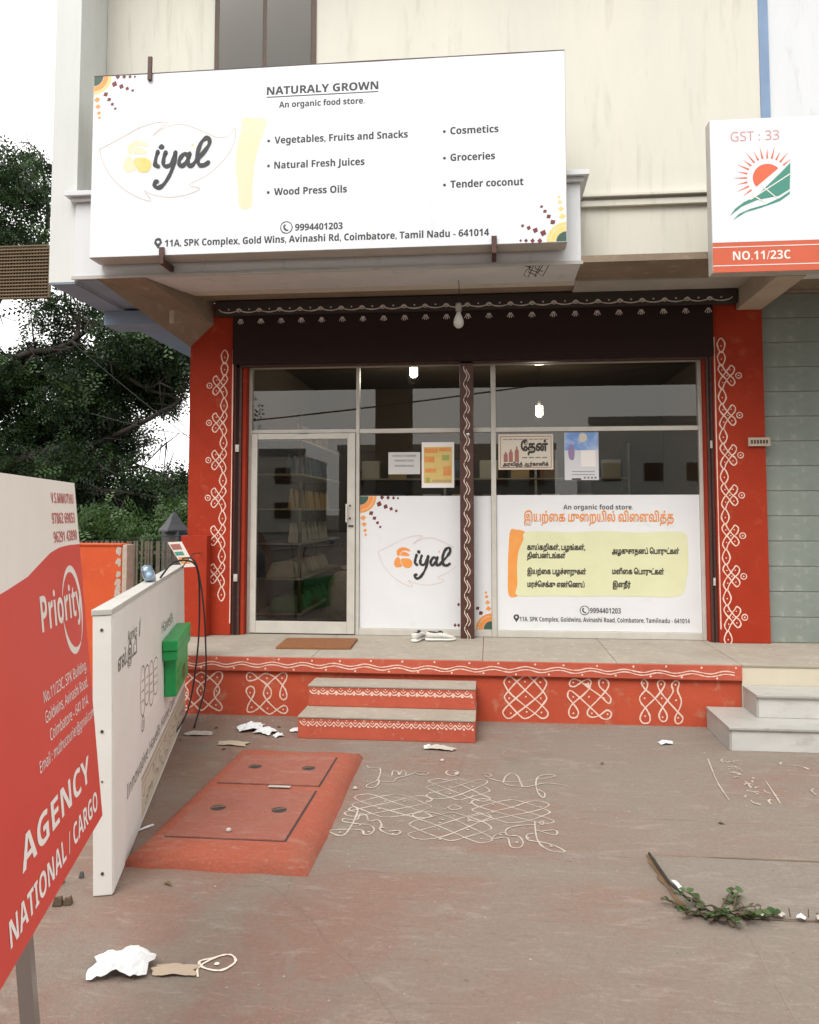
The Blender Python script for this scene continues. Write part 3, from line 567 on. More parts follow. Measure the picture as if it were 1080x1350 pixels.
for x0, x1 in ((-2.57, -2.14), (-2.10, -1.67)): part('pane', MB().box(x0, x1, 7.219, 7.2245, 5.77, 6.85), 'pane_glass', wd)
# tiled wall of the next shop, right of the pillar
nw = part('tiled_wall', MB().box(2.568, 4.6, 7.76, 7.95, Zp, 3.80), 'wall_plaster', bd)
pm = MB().box(0, 1.0, -.012, 0, 0, .228).mesh('wall_panel', bevel=.003); pm.materials.append(MATS['green_grey'])
for i in range(14):
    for j in range(2): link('wall_panel', pm, None, nw, (2.57 + j * 1.005 - wloc(nw).x, 7.759 - wloc(nw).y, Zp + .004 + i * .2335 - wloc(nw).z))
# low red end wall
solo('low_wall', MB().box(-3.0, -2.738, 7.56, 7.679, Zp, 1.47), 'red_paint', 'low red end wall standing against the left pillar on the platform', 'wall', (-2.84, 7.62, Zp), bevel=.006)
# dark roughcast room behind the glass
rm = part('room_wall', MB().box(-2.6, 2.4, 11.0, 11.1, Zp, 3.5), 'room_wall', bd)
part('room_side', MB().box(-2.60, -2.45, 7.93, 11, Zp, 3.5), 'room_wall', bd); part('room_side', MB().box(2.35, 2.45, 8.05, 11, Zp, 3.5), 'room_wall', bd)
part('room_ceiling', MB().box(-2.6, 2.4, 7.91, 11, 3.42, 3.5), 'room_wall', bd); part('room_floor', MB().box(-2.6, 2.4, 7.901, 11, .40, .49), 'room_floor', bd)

# ================================================================== glazed shopfront
sf = thing('glazed_shopfront', 'cream metal framed shop window wall with dark glass and white vinyl panels', 'shopfront', (-.2, 7.85, Zp))
def frame(x0, x1, z0, z1, y0=7.82, y1=7.89, name='frame_bar'): return part(name, MB().box(x0, x1, y0, y1, z0, z1), 'frame_metal', sf, bevel=.004)
frame(-2.416, -2.386, Zp, 3.17); frame(-1.317, -1.283, Zp, 3.17); frame(.022, .070, Zp, 3.17); frame(2.0, 2.033, Zp, 3.17)
for a, b in ((-2.385, -1.318), (-1.282, .021), (.071, 1.999)):
    frame(a, b, 2.492 if a < -2 else 2.485, 2.528, 7.825, 7.885); frame(a, b, 3.150, 3.17, 7.825, 7.885)
for a, b in ((-1.282, .021), (.071, 1.999)): frame(a, b, Zp, .560, 7.822, 7.888)
panes = [(-2.384, -1.319, 2.529, 3.149), (-1.281, .020, 2.529, 3.149), (.072, 1.998, 2.529, 3.149), (-1.281, .020, .561, 2.484), (.072, 1.998, .561, 2.484)]
for a, b, c, d in panes: part('pane', MB().box(a, b, 7.852, 7.858, c, d), 'pane_glass', sf)
# dark painted middle guide with the wavy drawing
gd = part('shutter_post', MB().box(-.278, -.148, 7.70, 7.815, Zp, 3.17), 'brown_paint', sf, bevel=.004)
k = MB()
for dx, ph in ((-.011, 0), (.013, .3)):
    for i in range(17):
        z0 = 3.12 - i * .157
        k.ribbon([(-.213 + dx + .016 * math.sin((z0 - t) * 40 + ph), z0 - t) for t in np.linspace(.0 if dx < 0 else .03, .15, 7)], .0065, False, 'xz', 7.6985, .25, 3)
part('wave_pattern', k, 'kolam_white', gd)
part('latch', MB().lathe([(.014, 0), (.014, .012), (.008, .014)], (0, 0, 0), 10), 'steel', gd, world=False, loc=(.005, -.16, 1.95)).rotation_euler = (R(90), 0, 0)
# door
dr = part('door', MB().box(-2.380, -2.318, 7.80, 7.845, .505, 2.486).box(-1.400, -1.322, 7.80, 7.845, .505, 2.486).box(-2.3175, -1.4005, 7.802, 7.843, 2.43, 2.486).box(-2.3175, -1.4005, 7.802, 7.843, .505, .622), 'frame_metal', sf, bevel=.004)
part('pane', MB().box(-2.317, -1.401, 7.82, 7.826, .623, 2.429), 'pane_glass', dr)
part('pull_handle', MB().box(-1.408, -1.392, 7.755, 7.770, 1.60, 1.78).box(-1.406, -1.394, 7.7705, 7.80, 1.62, 1.64).box(-1.406, -1.394, 7.7705, 7.80, 1.74, 1.76), 'frame_metal', dr, bevel=.003)
part('lock', MB().box(-1.385, -1.335, 7.792, 7.799, 1.555, 1.572), 'ink', dr)
for z in (1.63, 1.755): part('bolt', MB().box(-1.379, -1.362, 7.793, 7.799, z, z + .018), 'ink', dr)
part('door_closer', MB().box(-1.90, -1.80, 7.79, 7.80, 2.49, 2.505), 'steel', dr)

# white vinyl panels on the lower glass, with their print
def vinyl(a, b, c, d): return part('vinyl_panel', MB().box(a, b, 7.8465, 7.8515, c, d), 'vinyl_white', sf)
v1 = vinyl(-1.280, -.140, .562, 1.860); v2 = vinyl(-.1395, .0195, .562, 1.858); v3 = vinyl(.0725, 1.9975, .562, 1.866)
VY = 7.8455
LEAF = [(-0.028, 0.353), (-0.01, 0.343), (-0.099, 0.275), (-0.137, 0.232), (-0.063, 0.286), (0.044, 0.322), (0.153, 0.317), (0.261, 0.276), (0.357, 0.229), (0.429, 0.196), (0.512, 0.189), (0.571, 0.231), (0.594, 0.271), (0.605, 0.194), (0.562, 0.066), (0.457, -0.059), (0.34, -0.149), (0.198, -0.22), (0.294, -0.253), (0.223, -0.291), (0.104, -0.318), (-0.015, -0.317), (-0.136, -0.289), (-0.203, -0.256), (-0.141, -0.348), (-0.28, -0.301), (-0.415, -0.212), (-0.528, -0.088), (-0.592, 0.035), (-0.616, 0.114), (-0.613, 0.138), (-0.51, 0.187), (-0.39, 0.247), (-0.269, 0.308), (-0.125, 0.349)]
IYAL = [[(-0.087, 0.09), (-0.106, 0.025), (-0.108, -0.029), (-0.081, -0.042)], [(-0.017, 0.08), (-0.034, 0.022), (-0.033, -0.032), (0.003, -0.045), (0.039, -0.017), (0.067, 0.065)], [(0.073, 0.076), (0.057, -0.03), (0.023, -0.123), (-0.029, -0.204), (-0.077, -0.232), (-0.111, -0.213), (-0.108, -0.183), (-0.09, -0.178)], [(0.184, 0.036), (0.157, 0.061), (0.122, 0.032), (0.105, -0.014), (0.117, -0.047), (0.147, -0.04), (0.182, 0.006), (0.199, 0.059)], [(0.199, 0.059), (0.185, 0.0), (0.195, -0.048), (0.225, -0.043), (0.26, -0.003)], [(0.26, -0.003), (0.324, 0.065), (0.371, 0.134), (0.37, 0.181), (0.34, 0.189), (0.299, 0.149), (0.271, 0.067), (0.272, -0.004), (0.29, -0.046), (0.332, -0.048), (0.367, -0.026)]]
NUT = [[(-0.356, 0.084), (-0.363, 0.144), (-0.321, 0.184), (-0.255, 0.193), (-0.188, 0.166), (-0.175, 0.135), (-0.23, 0.15), (-0.278, 0.146), (-0.314, 0.112), (-0.327, 0.077)], [(-0.307, 0.082), (-0.296, 0.12), (-0.254, 0.133), (-0.205, 0.107), (-0.192, 0.077)], [(-0.318, 0.029), (-0.343, 0.06), (-0.379, 0.037), (-0.401, -0.033), (-0.37, -0.08), (-0.303, -0.074), (-0.286, -0.051), (-0.308, -0.026)], [(-0.305, -0.008), (-0.3, 0.034), (-0.252, 0.043), (-0.191, 0.035), (-0.148, -0.003), (-0.153, -0.056), (-0.194, -0.09), (-0.249, -0.082), (-0.274, -0.057)]]
def logo(parent, cx, cz, s, y, m_nut, m_nut2, clip=None):
    T = lambda pts: [(cx + a * s, cz + b * s) for a, b in pts]
    lf = T(LEAF)
    k = MB()
    if clip is None: k.ribbon(lf, .007 * s, True, 'xz', y, .1, 3)
    else:
        i0 = [i for i, p in enumerate(lf) if p[0] < clip]
        a = [p for p in lf[:12] if p[0] < clip] ; b = [p for p in lf[12:] if p[0] < clip]
        k.ribbon(b + a, .0075 * s, False, 'xz', y, .1, 3)
    part('leaf_outline', k, 'leaf_line', parent)
    k = MB()
    for i, st in enumerate(IYAL): k.ribbon(T(st), .036 * s, False, 'xz', y - .0008 * (i + 1) * .7, .06, 6)
    for st in IYAL:
        for e in (st[0], st[-1]): k.disc(T([e])[0], .018 * s, 'xz', y - .0042 - .0002 * len(k.f) / 40, 10)
    k.disc(T([(-.057, .13)])[0], .026 * s, 'xz', y - .001, 12)
    part('logo_lettering', k, 'logo_black', parent)
    for i, st in enumerate(NUT): part('logo_emblem', MB().poly(smooth_poly(T(st)), y - .0003 * i), m_nut if i == 3 else m_nut2, parent)
    part('logo_accent', MB().disc(T([(.222, .135)])[0], .012 * s, 'xz', y, 8), m_nut, parent)
logo(v1, -.650, 1.215, .715, VY, 'logo_orange', 'orange_print', clip=-.285)
def corner(parent, cx, cz, sx, sz, s, y, m_ring, m_tri, lim=None):
    """radial corner ornament: nested quarter rings and shrinking triangles"""
    def ring(r0, r1, m, off):
        k = MB(); n = 12; pts = [(cx + sx * r1 * math.cos(a), cz + sz * r1 * math.sin(a)) for a in np.linspace(0, math.pi / 2, n)]
        if r0: pts += [(cx + sx * r0 * math.cos(a), cz + sz * r0 * math.sin(a)) for a in np.linspace(math.pi / 2, 0, n)]
        else: pts += [(cx, cz)]
        b = 0; k.poly(pts, off); part('ornament_ring', k, m, parent)
    ring(0, .085 * s, 'green_print', y); ring(.088 * s, .135 * s, m_ring, y - .0002); ring(.14 * s, .165 * s, 'logo_yellow' if m_ring != 'orange_print' else 'logo_orange', y - .0002)
    def tri(a, r, h):
        x, z = cx + sx * r * math.cos(a), cz + sz * r * math.sin(a); d = (sx * math.cos(a), sz * math.sin(a)); q = (-d[1], d[0])
        return [(x - d[0] * h * .5, z - d[1] * h * .5), (x + q[0] * h * .62, z + q[1] * h * .62), (x + d[0] * h * .6, z + d[1] * h * .6), (x - q[0] * h * .62, z - q[1] * h * .62)]
    for a, rs, m in ((.38, ((.205, .052), (.275, .045), (.335, .036), (.39, .028)), m_tri), (.98, ((.20, .044), (.26, .038), (.315, .032), (.365, .026)), m_tri), (1.42, ((.215, .05), (.28, .045), (.34, .036), (.385, .026)), m_ring), (.05, ((.22, .04), (.28, .036), (.335, .03), (.38, .022)), m_tri)):
        k = MB()
        for r, h in rs:
            t = tri(a, r * s, h * s)
            if lim and not all(lim[0] < p[0] < lim[1] for p in t): continue
            k.poly(t, y)
        if k.v: part('ornament_spoke', k, m, parent)
corner(v1, -1.278, 1.857, 1, -1, 1.0, VY, 'orange_print', 'maroon_print')
corner(v2, .0185, .565, -1, 1, .93, VY, 'orange_print', 'maroon_print', lim=(-.139, .02))
for z, x in ((.60, -.335), (.60, -.30), (.80, -.30)): part('ornament_spoke', MB().poly([(x - .018, z), (x, z - .02), (x + .012, z), (x, z + .02)], VY), 'maroon_print', v1)
# print on the large panel
lettering(v3, bold('An organic food store.'), .716, 1.377, 1.726, .045, VY, 'ink', bold('H'))
part('orange_brush', MB().poly(smooth_poly([(.204, 1.517), (.26, 1.53), (.343, 1.508), (.325, 1.42), (.285, 1.33), (.268, 1.2), (.272, 1.0), (.272, .892), (.185, .895), (.178, 1.1), (.183, 1.3)]), VY), 'logo_orange', v3)
part('green_brush', MB().poly(smooth_poly(rough_pts([(.343, 1.505), (.55, 1.515), (.8, 1.505), (1.1, 1.52), (1.4, 1.505), (1.7, 1.518), (1.86, 1.50), (1.88, 1.40), (1.885, 1.2), (1.86, 1.05), (1.80, .905), (1.5, .895), (1.2, .90), (.9, .89), (.6, .895), (.274, .89), (.270, 1.0), (.268, 1.2), (.287, 1.33), (.326, 1.42)], .003)), VY - .0006), 'yellow_green', v3)
TY = VY - .002
lettering(v3, tamil('இயற்கை முறையில் விளைவித்த'), .337, 1.757, 1.612, .072, VY, 'orange_print', 'ய', bevel=.03)
for s, a, b, z in (('காய்கறிகள், பழங்கள்,', .364, .921, 1.336), ('தின்பண்டங்கள்', .364, .732, 1.256), ('அழகுசாதனப் பொருட்கள்', 1.171, 1.80, 1.303), ('இயற்கை பழச்சாறுகள்', .364, .925, 1.103), ('மளிகை பொருட்கள்', 1.170, 1.656, 1.108), ('மரச்செக்கு எண்ணெய்', .364, .909, .979), ('இளநீர்', 1.173, 1.343, .984)):
    lettering(v3, tamil(s), a, b, z, .042, TY, 'tamil_black', 'ய', bevel=.045)
def phone_icon(parent, cx, cz, r, y, m):
    k = MB().ribbon([(cx + r * math.cos(t), cz + r * math.sin(t)) for t in np.linspace(0, 2 * math.pi, 17)[:-1]], r * .17, True, 'xz', y, 0, 3)
    k.ribbon([(cx - r * .15, cz + r * .5), (cx - r * .42, cz + r * .2), (cx - r * .3, cz - r * .2), (cx, cz - r * .48), (cx + r * .35, cz - r * .5)], r * .3, False, 'xz', y, 0, 4)
    part('phone_icon', k, m, parent)
def pin_icon(parent, cx, cz, r, y, m):
    k = MB().ribbon([(cx + r * math.cos(t), cz + r * math.sin(t)) for t in np.linspace(0, 2 * math.pi, 15)[:-1]], r * .9, True, 'xz', y, 0, 3)
    k.poly([(cx - r * 1.3, cz - r * .55), (cx, cz - r * 2.6), (cx + r * 1.3, cz - r * .55), (cx, cz - r * .95)], y - .0004)
    part('pin_icon', k, m, parent)
phone_icon(v3, .906, .758, .042, VY, 'ink'); lettering(v3, bold('9994401203'), .957, 1.247, .733, .050, VY, 'ink', bold('H'))
pin_icon(v3, .256, .686, .019, VY, 'ink'); lettering(v3, bold('11A, SPK Complex, Goldwins, Avinashi Road, Coimbatore, Tamilnadu - 641014'), .287, 1.885, .648, .043, VY, 'ink', bold('H'))

# ================================================================== main signboard
sg = thing('shop_signboard', 'large white shop signboard with leaf logo and black print across the balcony', 'signboard', (-1.4, 6.6, 3.91))
part('sign_box', MB().box(-3.452, .652, 6.502, 6.69, 3.905, 5.545), 'sign_side', sg, bevel=.004)
fp = part('face_panel', MB().box(-3.447, .647, 6.496, 6.5015, 3.912, 5.540), 'flex_white', sg)
SY = 6.4955
part('frame_line', MB().ribbon([(-3.447, 5.537), (.647, 5.537)], .010, False, 'xz', SY, .2, 30), 'ink_brown', fp)
def sl(s, a, b, z, cap, f=bold): lettering(sg, f(s), a, b, z, cap, SY, 'ink', bold('H'), bevel=.014)
sl('NATURALY GROWN', -1.884, -.914, 5.287, .070)
part('underline', MB().box(-1.884, -.914, SY - .0008, SY, 5.262, 5.270), 'ink', sg)
sl('An organic food store.', -1.776, -1.031, 5.168, .053)
for s, a, b, z in (('Vegetables, Fruits and Snacks', -1.812, -.662, 4.852), ('Natural Fresh Juices', -1.812, -1.03, 4.632), ('Wood Press Oils', -1.812, -1.18, 4.400), ('Cosmetics', -.305, .098, 4.862), ('Groceries', -.305, .068, 4.632), ('Tender coconut', -.305, .300, 4.402)):
    sl(s, a, b, z, .062); part('bullet', MB().disc((a - .05, z + .026), .013, 'xz', SY - .0005, 10), 'ink', sg)
phone_icon(sg, -1.70, 4.115, .050, SY, 'ink'); sl('9994401203', -1.625, -1.215, 4.085, .058)
pin_icon(sg, -2.83, 4.028, .024, SY, 'ink'); sl('11A, SPK Complex, Gold Wins, Avinashi Rd, Coimbatore, Tamil Nadu - 641014', -2.77, .014, 3.985, .060)
logo(sg, -2.76, 4.74, 1.0, SY, 'logo_yellow', 'pale_yellow')
part('yellow_brush', MB().poly(smooth_poly([(-2.092, 5.091), (-2.06, 5.1), (-1.994, 5.086), (-1.886, 5.069), (-1.906, 4.962), (-1.938, 4.876), (-1.979, 4.705), (-1.998, 4.511), (-2.011, 4.307), (-2.11, 4.306), (-2.127, 4.473), (-2.152, 4.669), (-2.139, 4.842), (-2.112, 4.972)]), SY), 'pale_yellow', sg)
corner(sg, -3.445, 5.534, 1, -1, .98, SY, 'logo_orange', 'maroon_print')
corner(sg, .645, 3.915, -1, 1, .98, SY, 'logo_yellow', 'maroon_print')
for x, z0 in ((-2.79, 3.86), (.055, 3.86)):
    b = part('bracket', MB().box(x - .022, x + .022, 6.472, 6.494, z0 + .02, z0 + .115), 'bracket', sg, bevel=.002)
    part('bracket_arm', MB().box(x - .018, x + .018, 6.472, 6.709, z0 - .03, z0 + .0195), 'bracket', b, bevel=.002)
for x in (-2.93,): part('bracket', MB().box(x - .018, x + .018, 6.474, 6.494, 5.47, 5.68), 'bracket', sg, bevel=.002)

# ================================================================== tax number sign at upper right
gs = thing('notice_sign', 'white and orange sign with red sunburst and green hill emblem, upper right', 'sign', (2.5, 6.5, 3.61))
part('sign_box', MB().box(1.788, 3.35, 6.46, 6.58, 3.602, 4.858), 'sign_side', gs, bevel=.004)
part('face_panel', MB().box(1.791, 3.347, 6.454, 6.4595, 3.848, 4.855), 'flex_white', gs)
part('orange_band', MB().box(1.791, 3.347, 6.454, 6.4595, 3.606, 3.846), 'sign_orange', gs)
GYY = 6.4535
part('band_line', MB().box(1.791, 3.347, GYY - .001, GYY, 3.805, 3.812).box(1.791, 3.347, GYY - .001, GYY, 3.655, 3.662), 'print_white', gs)
lettering(gs, plain('GST : 33'), 1.950, 2.325, 4.672, .078, GYY, 'print_pink_pale', plain('H'))
lettering(gs, bold('NO.11/23C'), 1.945, 2.385, 3.702, .070, GYY, 'print_white', bold('H'))
scx, scz, rr = 2.225, 4.365, .112
a0 = R(40); a1 = R(220)
part('sun_disc', MB().poly([(scx + rr * math.cos(t), scz + rr * math.sin(t)) for t in np.linspace(a0, a1, 20)], GYY - .0005), 'print_coral', gs)
k = MB()
for i in range(15):
    t = a0 + (a1 - a0) * (i - .2) / 14; r0, r1 = rr + .045, rr + (.155 if i % 2 else .13); wd_ = .05
    k.poly([(scx + r0 * math.cos(t - wd_), scz + r0 * math.sin(t - wd_)), (scx + r0 * math.cos(t + wd_), scz + r0 * math.sin(t + wd_)), (scx + r1 * math.cos(t), scz + r1 * math.sin(t))], GYY - .0005)
part('sun_rays', k, 'print_coral', gs)
for st in ([(1.931, 4.064), (1.97, 4.119), (2.039, 4.171), (2.141, 4.22), (2.323, 4.395), (2.405, 4.48), (2.394, 4.264), (2.309, 4.213), (2.14, 4.184), (2.021, 4.135)], [(1.951, 4.027), (2.003, 4.079), (2.088, 4.115), (2.207, 4.146), (2.317, 4.195), (2.394, 4.246), (2.393, 4.224), (2.316, 4.169), (2.172, 4.121), (2.054, 4.089)]):
    part('hill_emblem', MB().poly(st, GYY - .0008), 'print_teal', gs)
k = MB()
for a, b in (((2.10, 4.23), (2.20, 4.165)), ((2.17, 4.31), (2.30, 4.19)), ((2.09, 4.19), (2.42, 4.40))): k.ribbon([a, b], .008, False, 'xz', GYY - .0014, 0, 2)
part('hill_lines', k, 'print_white', gs)
part('bracket', MB().box(2.3, 2.6, 6.581, 7.2, 4.0, 4.04).box(2.3, 2.6, 6.581, 7.2, 4.6, 4.64), 'bracket', gs)

# ================================================================== posters taped to the glass
PY = 7.846
def poster(name, label, a, b, c, d, m): 
    o = thing(name, label, 'poster' if name != 'paper_notice' else 'notice', ((a + b) / 2, PY, c))
    part('sheet', MB().box(a, b, PY - .003, PY - .0005, c, d), m, o); return o
n1 = poster('paper_notice', 'small grey paper notice with three typed lines on the glass', -.994, -.677, 2.075, 2.294, 'note_grey')
for i, (z, a, b) in enumerate(((2.248, -.955, -.715), (2.20, -.93, -.74), (2.148, -.93, -.74))):
    lettering(n1, bold('CONTACT NUMBER' if i == 0 else '9994401203'), a, b, z, .020, PY - .0035, 'text_grey', bold('H'))
p2 = poster('flyer', 'yellow and orange flyer with white border taped beside the dark post', -.661, -.340, 1.940, 2.390, 'print_white')
part('print_block', MB().box(-.640, -.361, PY - .0042, PY - .0031, 1.985, 2.345), 'poster_yellow', p2)
for a, b, c, d, m in ((-.635, -.535, 2.19, 2.25, 'poster_orange'), (-.635, -.50, 2.285, 2.33, 'poster_orange'), (-.49, -.375, 2.30, 2.335, 'poster_orange'), (-.46, -.39, 2.21, 2.265, 'poster_green'), (-.45, -.37, 2.06, 2.15, 'poster_orange'), (-.63, -.52, 2.09, 2.13, 'poster_orange'), (-.62, -.58, 1.99, 2.04, 'poster_green'), (-.56, -.37, 1.995, 2.02, 'poster_gold')):
    part('print_block', MB().box(a, b, PY - .0052, PY - .0043, c, d), m, p2)
p3 = poster('honey_poster', 'cream framed honey poster with three red bottles and black Tamil heading', .094, .626, 2.115, 2.462, 'poster_cream')
part('border_line', MB().box(.112, .608, PY - .0042, PY - .0031, 2.133, 2.140).box(.112, .608, PY - .0042, PY - .0031, 2.437, 2.444).box(.112, .118, PY - .0042, PY - .0031, 2.141, 2.436).box(.602, .608, PY - .0042, PY - .0031, 2.141, 2.436), 'poster_rose', p3)
for i, (x, h) in enumerate(((.165, .10), (.215, .125), (.273, .15))):
    part('printed_bottle', MB().poly([(x - .020, 2.19), (x + .020, 2.19), (x + .020, 2.19 + h * .72), (x + .008, 2.19 + h * .85), (x + .008, 2.19 + h), (x - .008, 2.19 + h), (x - .008, 2.19 + h * .85), (x - .020, 2.19 + h * .72)], PY - .004), 'poster_rose', p3)
lettering(p3, tamil('தேன்'), .312, .575, 2.300, .075, PY - .004, 'tamil_black', 'ய', bevel=.05)
[part('print_mark', MB().box(.325 + i * .064, .375 + i * .064, PY - .0042, PY - .0031, 2.226, 2.238), 'text_grey', p3) for i in range(4)]
lettering(p3, tamil('அரவிந்த் ஆர்கானிக்'), .135, .580, 2.152, .028, PY - .004, 'tamil_black', 'ய', bevel=.05)
[part('print_mark', MB().box(.14 + i * .05, .182 + i * .05, PY - .0042, PY - .0031, 2.408, 2.416), 'text_grey', p3) for i in range(9)]
p4 = poster('blue_poster', 'blue and white printed poster on the dark glass right of the honey poster', .733, 1.059, 2.010, 2.480, 'poster_pale')
part('print_block', MB().box(.736, 1.056, PY - .0042, PY - .0031, 2.30, 2.477), 'poster_blue', p4)
part('print_block', MB().poly(smooth_poly([(.875, 2.44), (.90, 2.465), (.94, 2.455), (.95, 2.41), (.92, 2.38), (.885, 2.39)]), PY - .005), 'poster_cream', p4)
part('print_block', MB().poly(smooth_poly([(.77, 2.30), (.80, 2.36), (.83, 2.30), (.82, 2.21), (.78, 2.22)]), PY - .005), 'poster_violet', p4)
part('print_block', MB().box(.89, 1.03, PY - .0052, PY - .0043, 2.14, 2.30), 'print_white', p4)
for z in (2.09, 2.06): part('print_line', MB().box(.80, 1.02, PY - .0042, PY - .0031, z, z + .006), 'text_grey', p4)
part('print_line', MB().box(.80, .89, PY - .0042, PY - .0031, 2.012, 2.028), 'ink', p4); [part('print_mark', MB().box(.915 + i * .034, .935 + i * .034, PY - .0042, PY - .0031, 2.024, 2.042), 'text_grey', p4) for i in range(4)]
# small name plate on the right pillar
o = thing('name_plate', 'small brown name plate screwed to the edge of the right red pillar', 'plate', (2.53, 7.67, 2.31))
part('plate', MB().box(2.405, 2.60, 7.655, 7.676, 2.312, 2.392), 'beam_beige', o, bevel=.003); [part('print_mark', MB().box(2.425 + i * .027, 2.443 + i * .027, 7.653, 7.6545, 2.335, 2.370), 'wood_dark', o) for i in range(6)]

# ================================================================== bulb under the soffit, cable ends
hb = thing('hanging_bulb', 'unlit white bulb hanging on a thin wire under the soffit', 'bulb', (-.262, 7.12, 3.80))
part('wire', MB().tube([(-.262, 7.12, 3.80), (-.258, 7.12, 3.72), (-.264, 7.12, 3.585)], .0035, 5), 'rubber', hb)
part('holder', MB().lathe([(.012, .0), (.026, -.005), (.030, -.03), (.026, -.075), (.024, -.08)], (-.264, 7.12, 3.59), 14), 'bulb_holder', hb, smooth=True)
part('bulb', MB().lathe([(.018, 0), (.022, -.02), (.040, -.06), (.048, -.095), (.042, -.125), (.022, -.145), (.004, -.15)], (-.264, 7.12, 3.508), 16), 'bulb_glass', hb, smooth=True)
cb = MB()
for j in range(4):
    x0 = .30 + j * .035; p = [(x0, 6.74, 3.80)]
    for i in range(4): p.append((p[-1][0] + random.uniform(-.06, .07), 6.74 + random.uniform(-.01, .03), p[-1][2] - random.uniform(.01, .035)))
    p.append((p[-1][0] + .05, 6.74, 3.80)); cb.tube(p, .0035, 5)
solo('loose_cable', cb, 'rubber', 'thin loose cable ends dangling below the balcony edge', 'cable', (.35, 6.74, 3.80))

# ================================================================== things inside the shop
def lamp(label, loc, m, colr, e):
    o = thing('lit_bulb', label, 'bulb', loc)
    for a in range(4):
        cx, cy = .030 * math.cos(a * 1.571 + .5), .030 * math.sin(a * 1.571 + .5)
        part('lamp_tube', MB().tube([(cx, cy, .058), (cx, cy, -.05), (cx * .6, cy * .6, -.068)], [.017, .017, .010], 10), m, o, smooth=True, world=False)
    part('holder', MB().lathe([(.018, .061), (.022, .09), (.012, .12)], (0, 0, 0), 12), 'bulb_holder', o, world=False)
    part('wire', MB().tube([(0, 0, .12), (0, 0, 3.42 - loc[2])], .003, 5), 'rubber', o, world=False)
    l = bpy.data.lights.new('bulb_light', 'POINT'); l.energy = e; l.color = colr; l.shadow_soft_size = .07
    lo = bpy.data.objects.new('bulb_light', l); col.objects.link(lo); lo.parent = o; lo.location = (0, -.09, -.09)
lamp('cool white lit bulb high behind the glass left of the dark post', (-.85, 9.0, 3.31), 'lit_cool', (1, .98, .85), 16)
lamp('warm white lit bulb behind the glass right of the dark post', (.60, 9.5, 2.90), 'lit_warm', (1, .93, .8), 6)
rk = thing('display_rack', 'tall open rack of goods along the left inside wall behind the door', 'rack', (-2.2, 9.1, .49))
for x in (-2.42, -1.97):
    for y in (8.12, 10.2): part('upright', MB().box(x, x + .03, y, y + .03, .491, 2.75), 'wood_dark', rk)
SH = (.66, 1.02, 1.38, 1.74, 2.10, 2.46)
for z in SH: part('shelf', MB().box(-2.43, -1.93, 8.11, 10.24, z - .02, z), 'shelf_board', rk)
kinds = [('pouch_green', 'green packet lying low on the rack behind the door'), ('sack', 'pale cloth bundle on the lower rack shelf behind the door'), ('pouch_white', 'white packet standing in a row on the middle rack shelf'), ('pouch_yellow', 'yellow packet standing on the rack above the white packets'), ('pouch_blue', 'dark blue packet on the upper rack behind the door'), ('pouch_brown', 'brown box on the top shelf of the rack behind the door')]
pk = {}
for i, (m, lab) in enumerate(kinds):
    if i == 5: me = MB().box(-.13, .13, -.09, .09, 0, .17).mesh('goods_box', bevel=.006)
    elif i in (0, 1): me = MB().hexa([(-.17, -.13, 0), (.17, -.13, 0), (.17, .13, 0), (-.17, .13, 0), (-.11, -.09, .16), (.11, -.08, .19), (.11, .09, .17), (-.12, .08, .15)]).mesh('goods_bundle', bevel=.04)
    else: me = MB().hexa([(-.05, -.028, 0), (.05, -.028, 0), (.05, .028, 0), (-.05, .028, 0), (-.048, -.004, .20), (.048, -.004, .21), (.048, .004, .21), (-.048, .004, .20)]).mesh('goods_packet', bevel=.006)
    me.materials.append(MATS[m]); pk[i] = me
    step = .30 if i in (0, 1, 5) else .115
    for q in range(int(2.0 / step)):
        for row in range(1):
            o = link('goods_box' if i == 5 else ('cloth_bundle' if i == 1 else 'goods_packet'), me, None, None, (-2.08 + random.uniform(-.02, .02) - (.05 if step > .2 else 0), 8.2 + q * step + random.uniform(-.01, .01), SH[i] + .001))
            o.rotation_euler = (0, 0, R(90 if i not in (0, 1, 5) else 0) + random.uniform(-.15, .15)); tag(o, lab, 'box' if i == 5 else ('bundle' if i == 1 else 'packet'), ['low green packets', 'cloth bundles', 'row of white packets', 'yellow packets', 'blue packets', 'brown boxes'][i])
BOXES = {}
br = thing('back_rack', 'dim rack against the back wall of the shop', 'rack', (-.3, 10.75, .49))
for x in (-1.8, -.6, .6, 1.8): part('upright', MB().box(x, x + .03, 10.6, 10.98, .491, 2.6), 'steel', br)
for z in (.8, 1.25, 1.7, 2.15): part('shelf', MB().box(-1.8, 1.83, 10.58, 10.98, z - .02, z), 'shelf_board', br)
for zi, z in enumerate((.8, 1.25, 1.7, 2.15)):
    for q in range(9):
        m = ('pouch_brown', 'pouch_yellow', 'pouch_white', 'pouch_blue')[(q * 3 + zi * 2) % 4]
        if m not in BOXES:
            BOXES[m] = MB().box(-.12, .12, -.1, .1, 0, .24).mesh('goods_box', bevel=.006); BOXES[m].materials.append(MATS[m])
        o = link('goods_box', BOXES[m], None, None, (-1.6 + q * .4 + random.uniform(-.04, .04), 10.75, z + .001))
        o.rotation_euler = (0, 0, random.uniform(-.1, .1)); tag(o, {'pouch_brown': 'brown', 'pouch_yellow': 'yellow', 'pouch_white': 'white', 'pouch_blue': 'blue'}[m] + ' carton on the dim back rack inside the shop', 'carton', 'cartons on the back rack')
ct = thing('shop_counter', 'dark counter standing inside the shop behind the vinyl panels', 'counter', (.6, 9.2, .49))
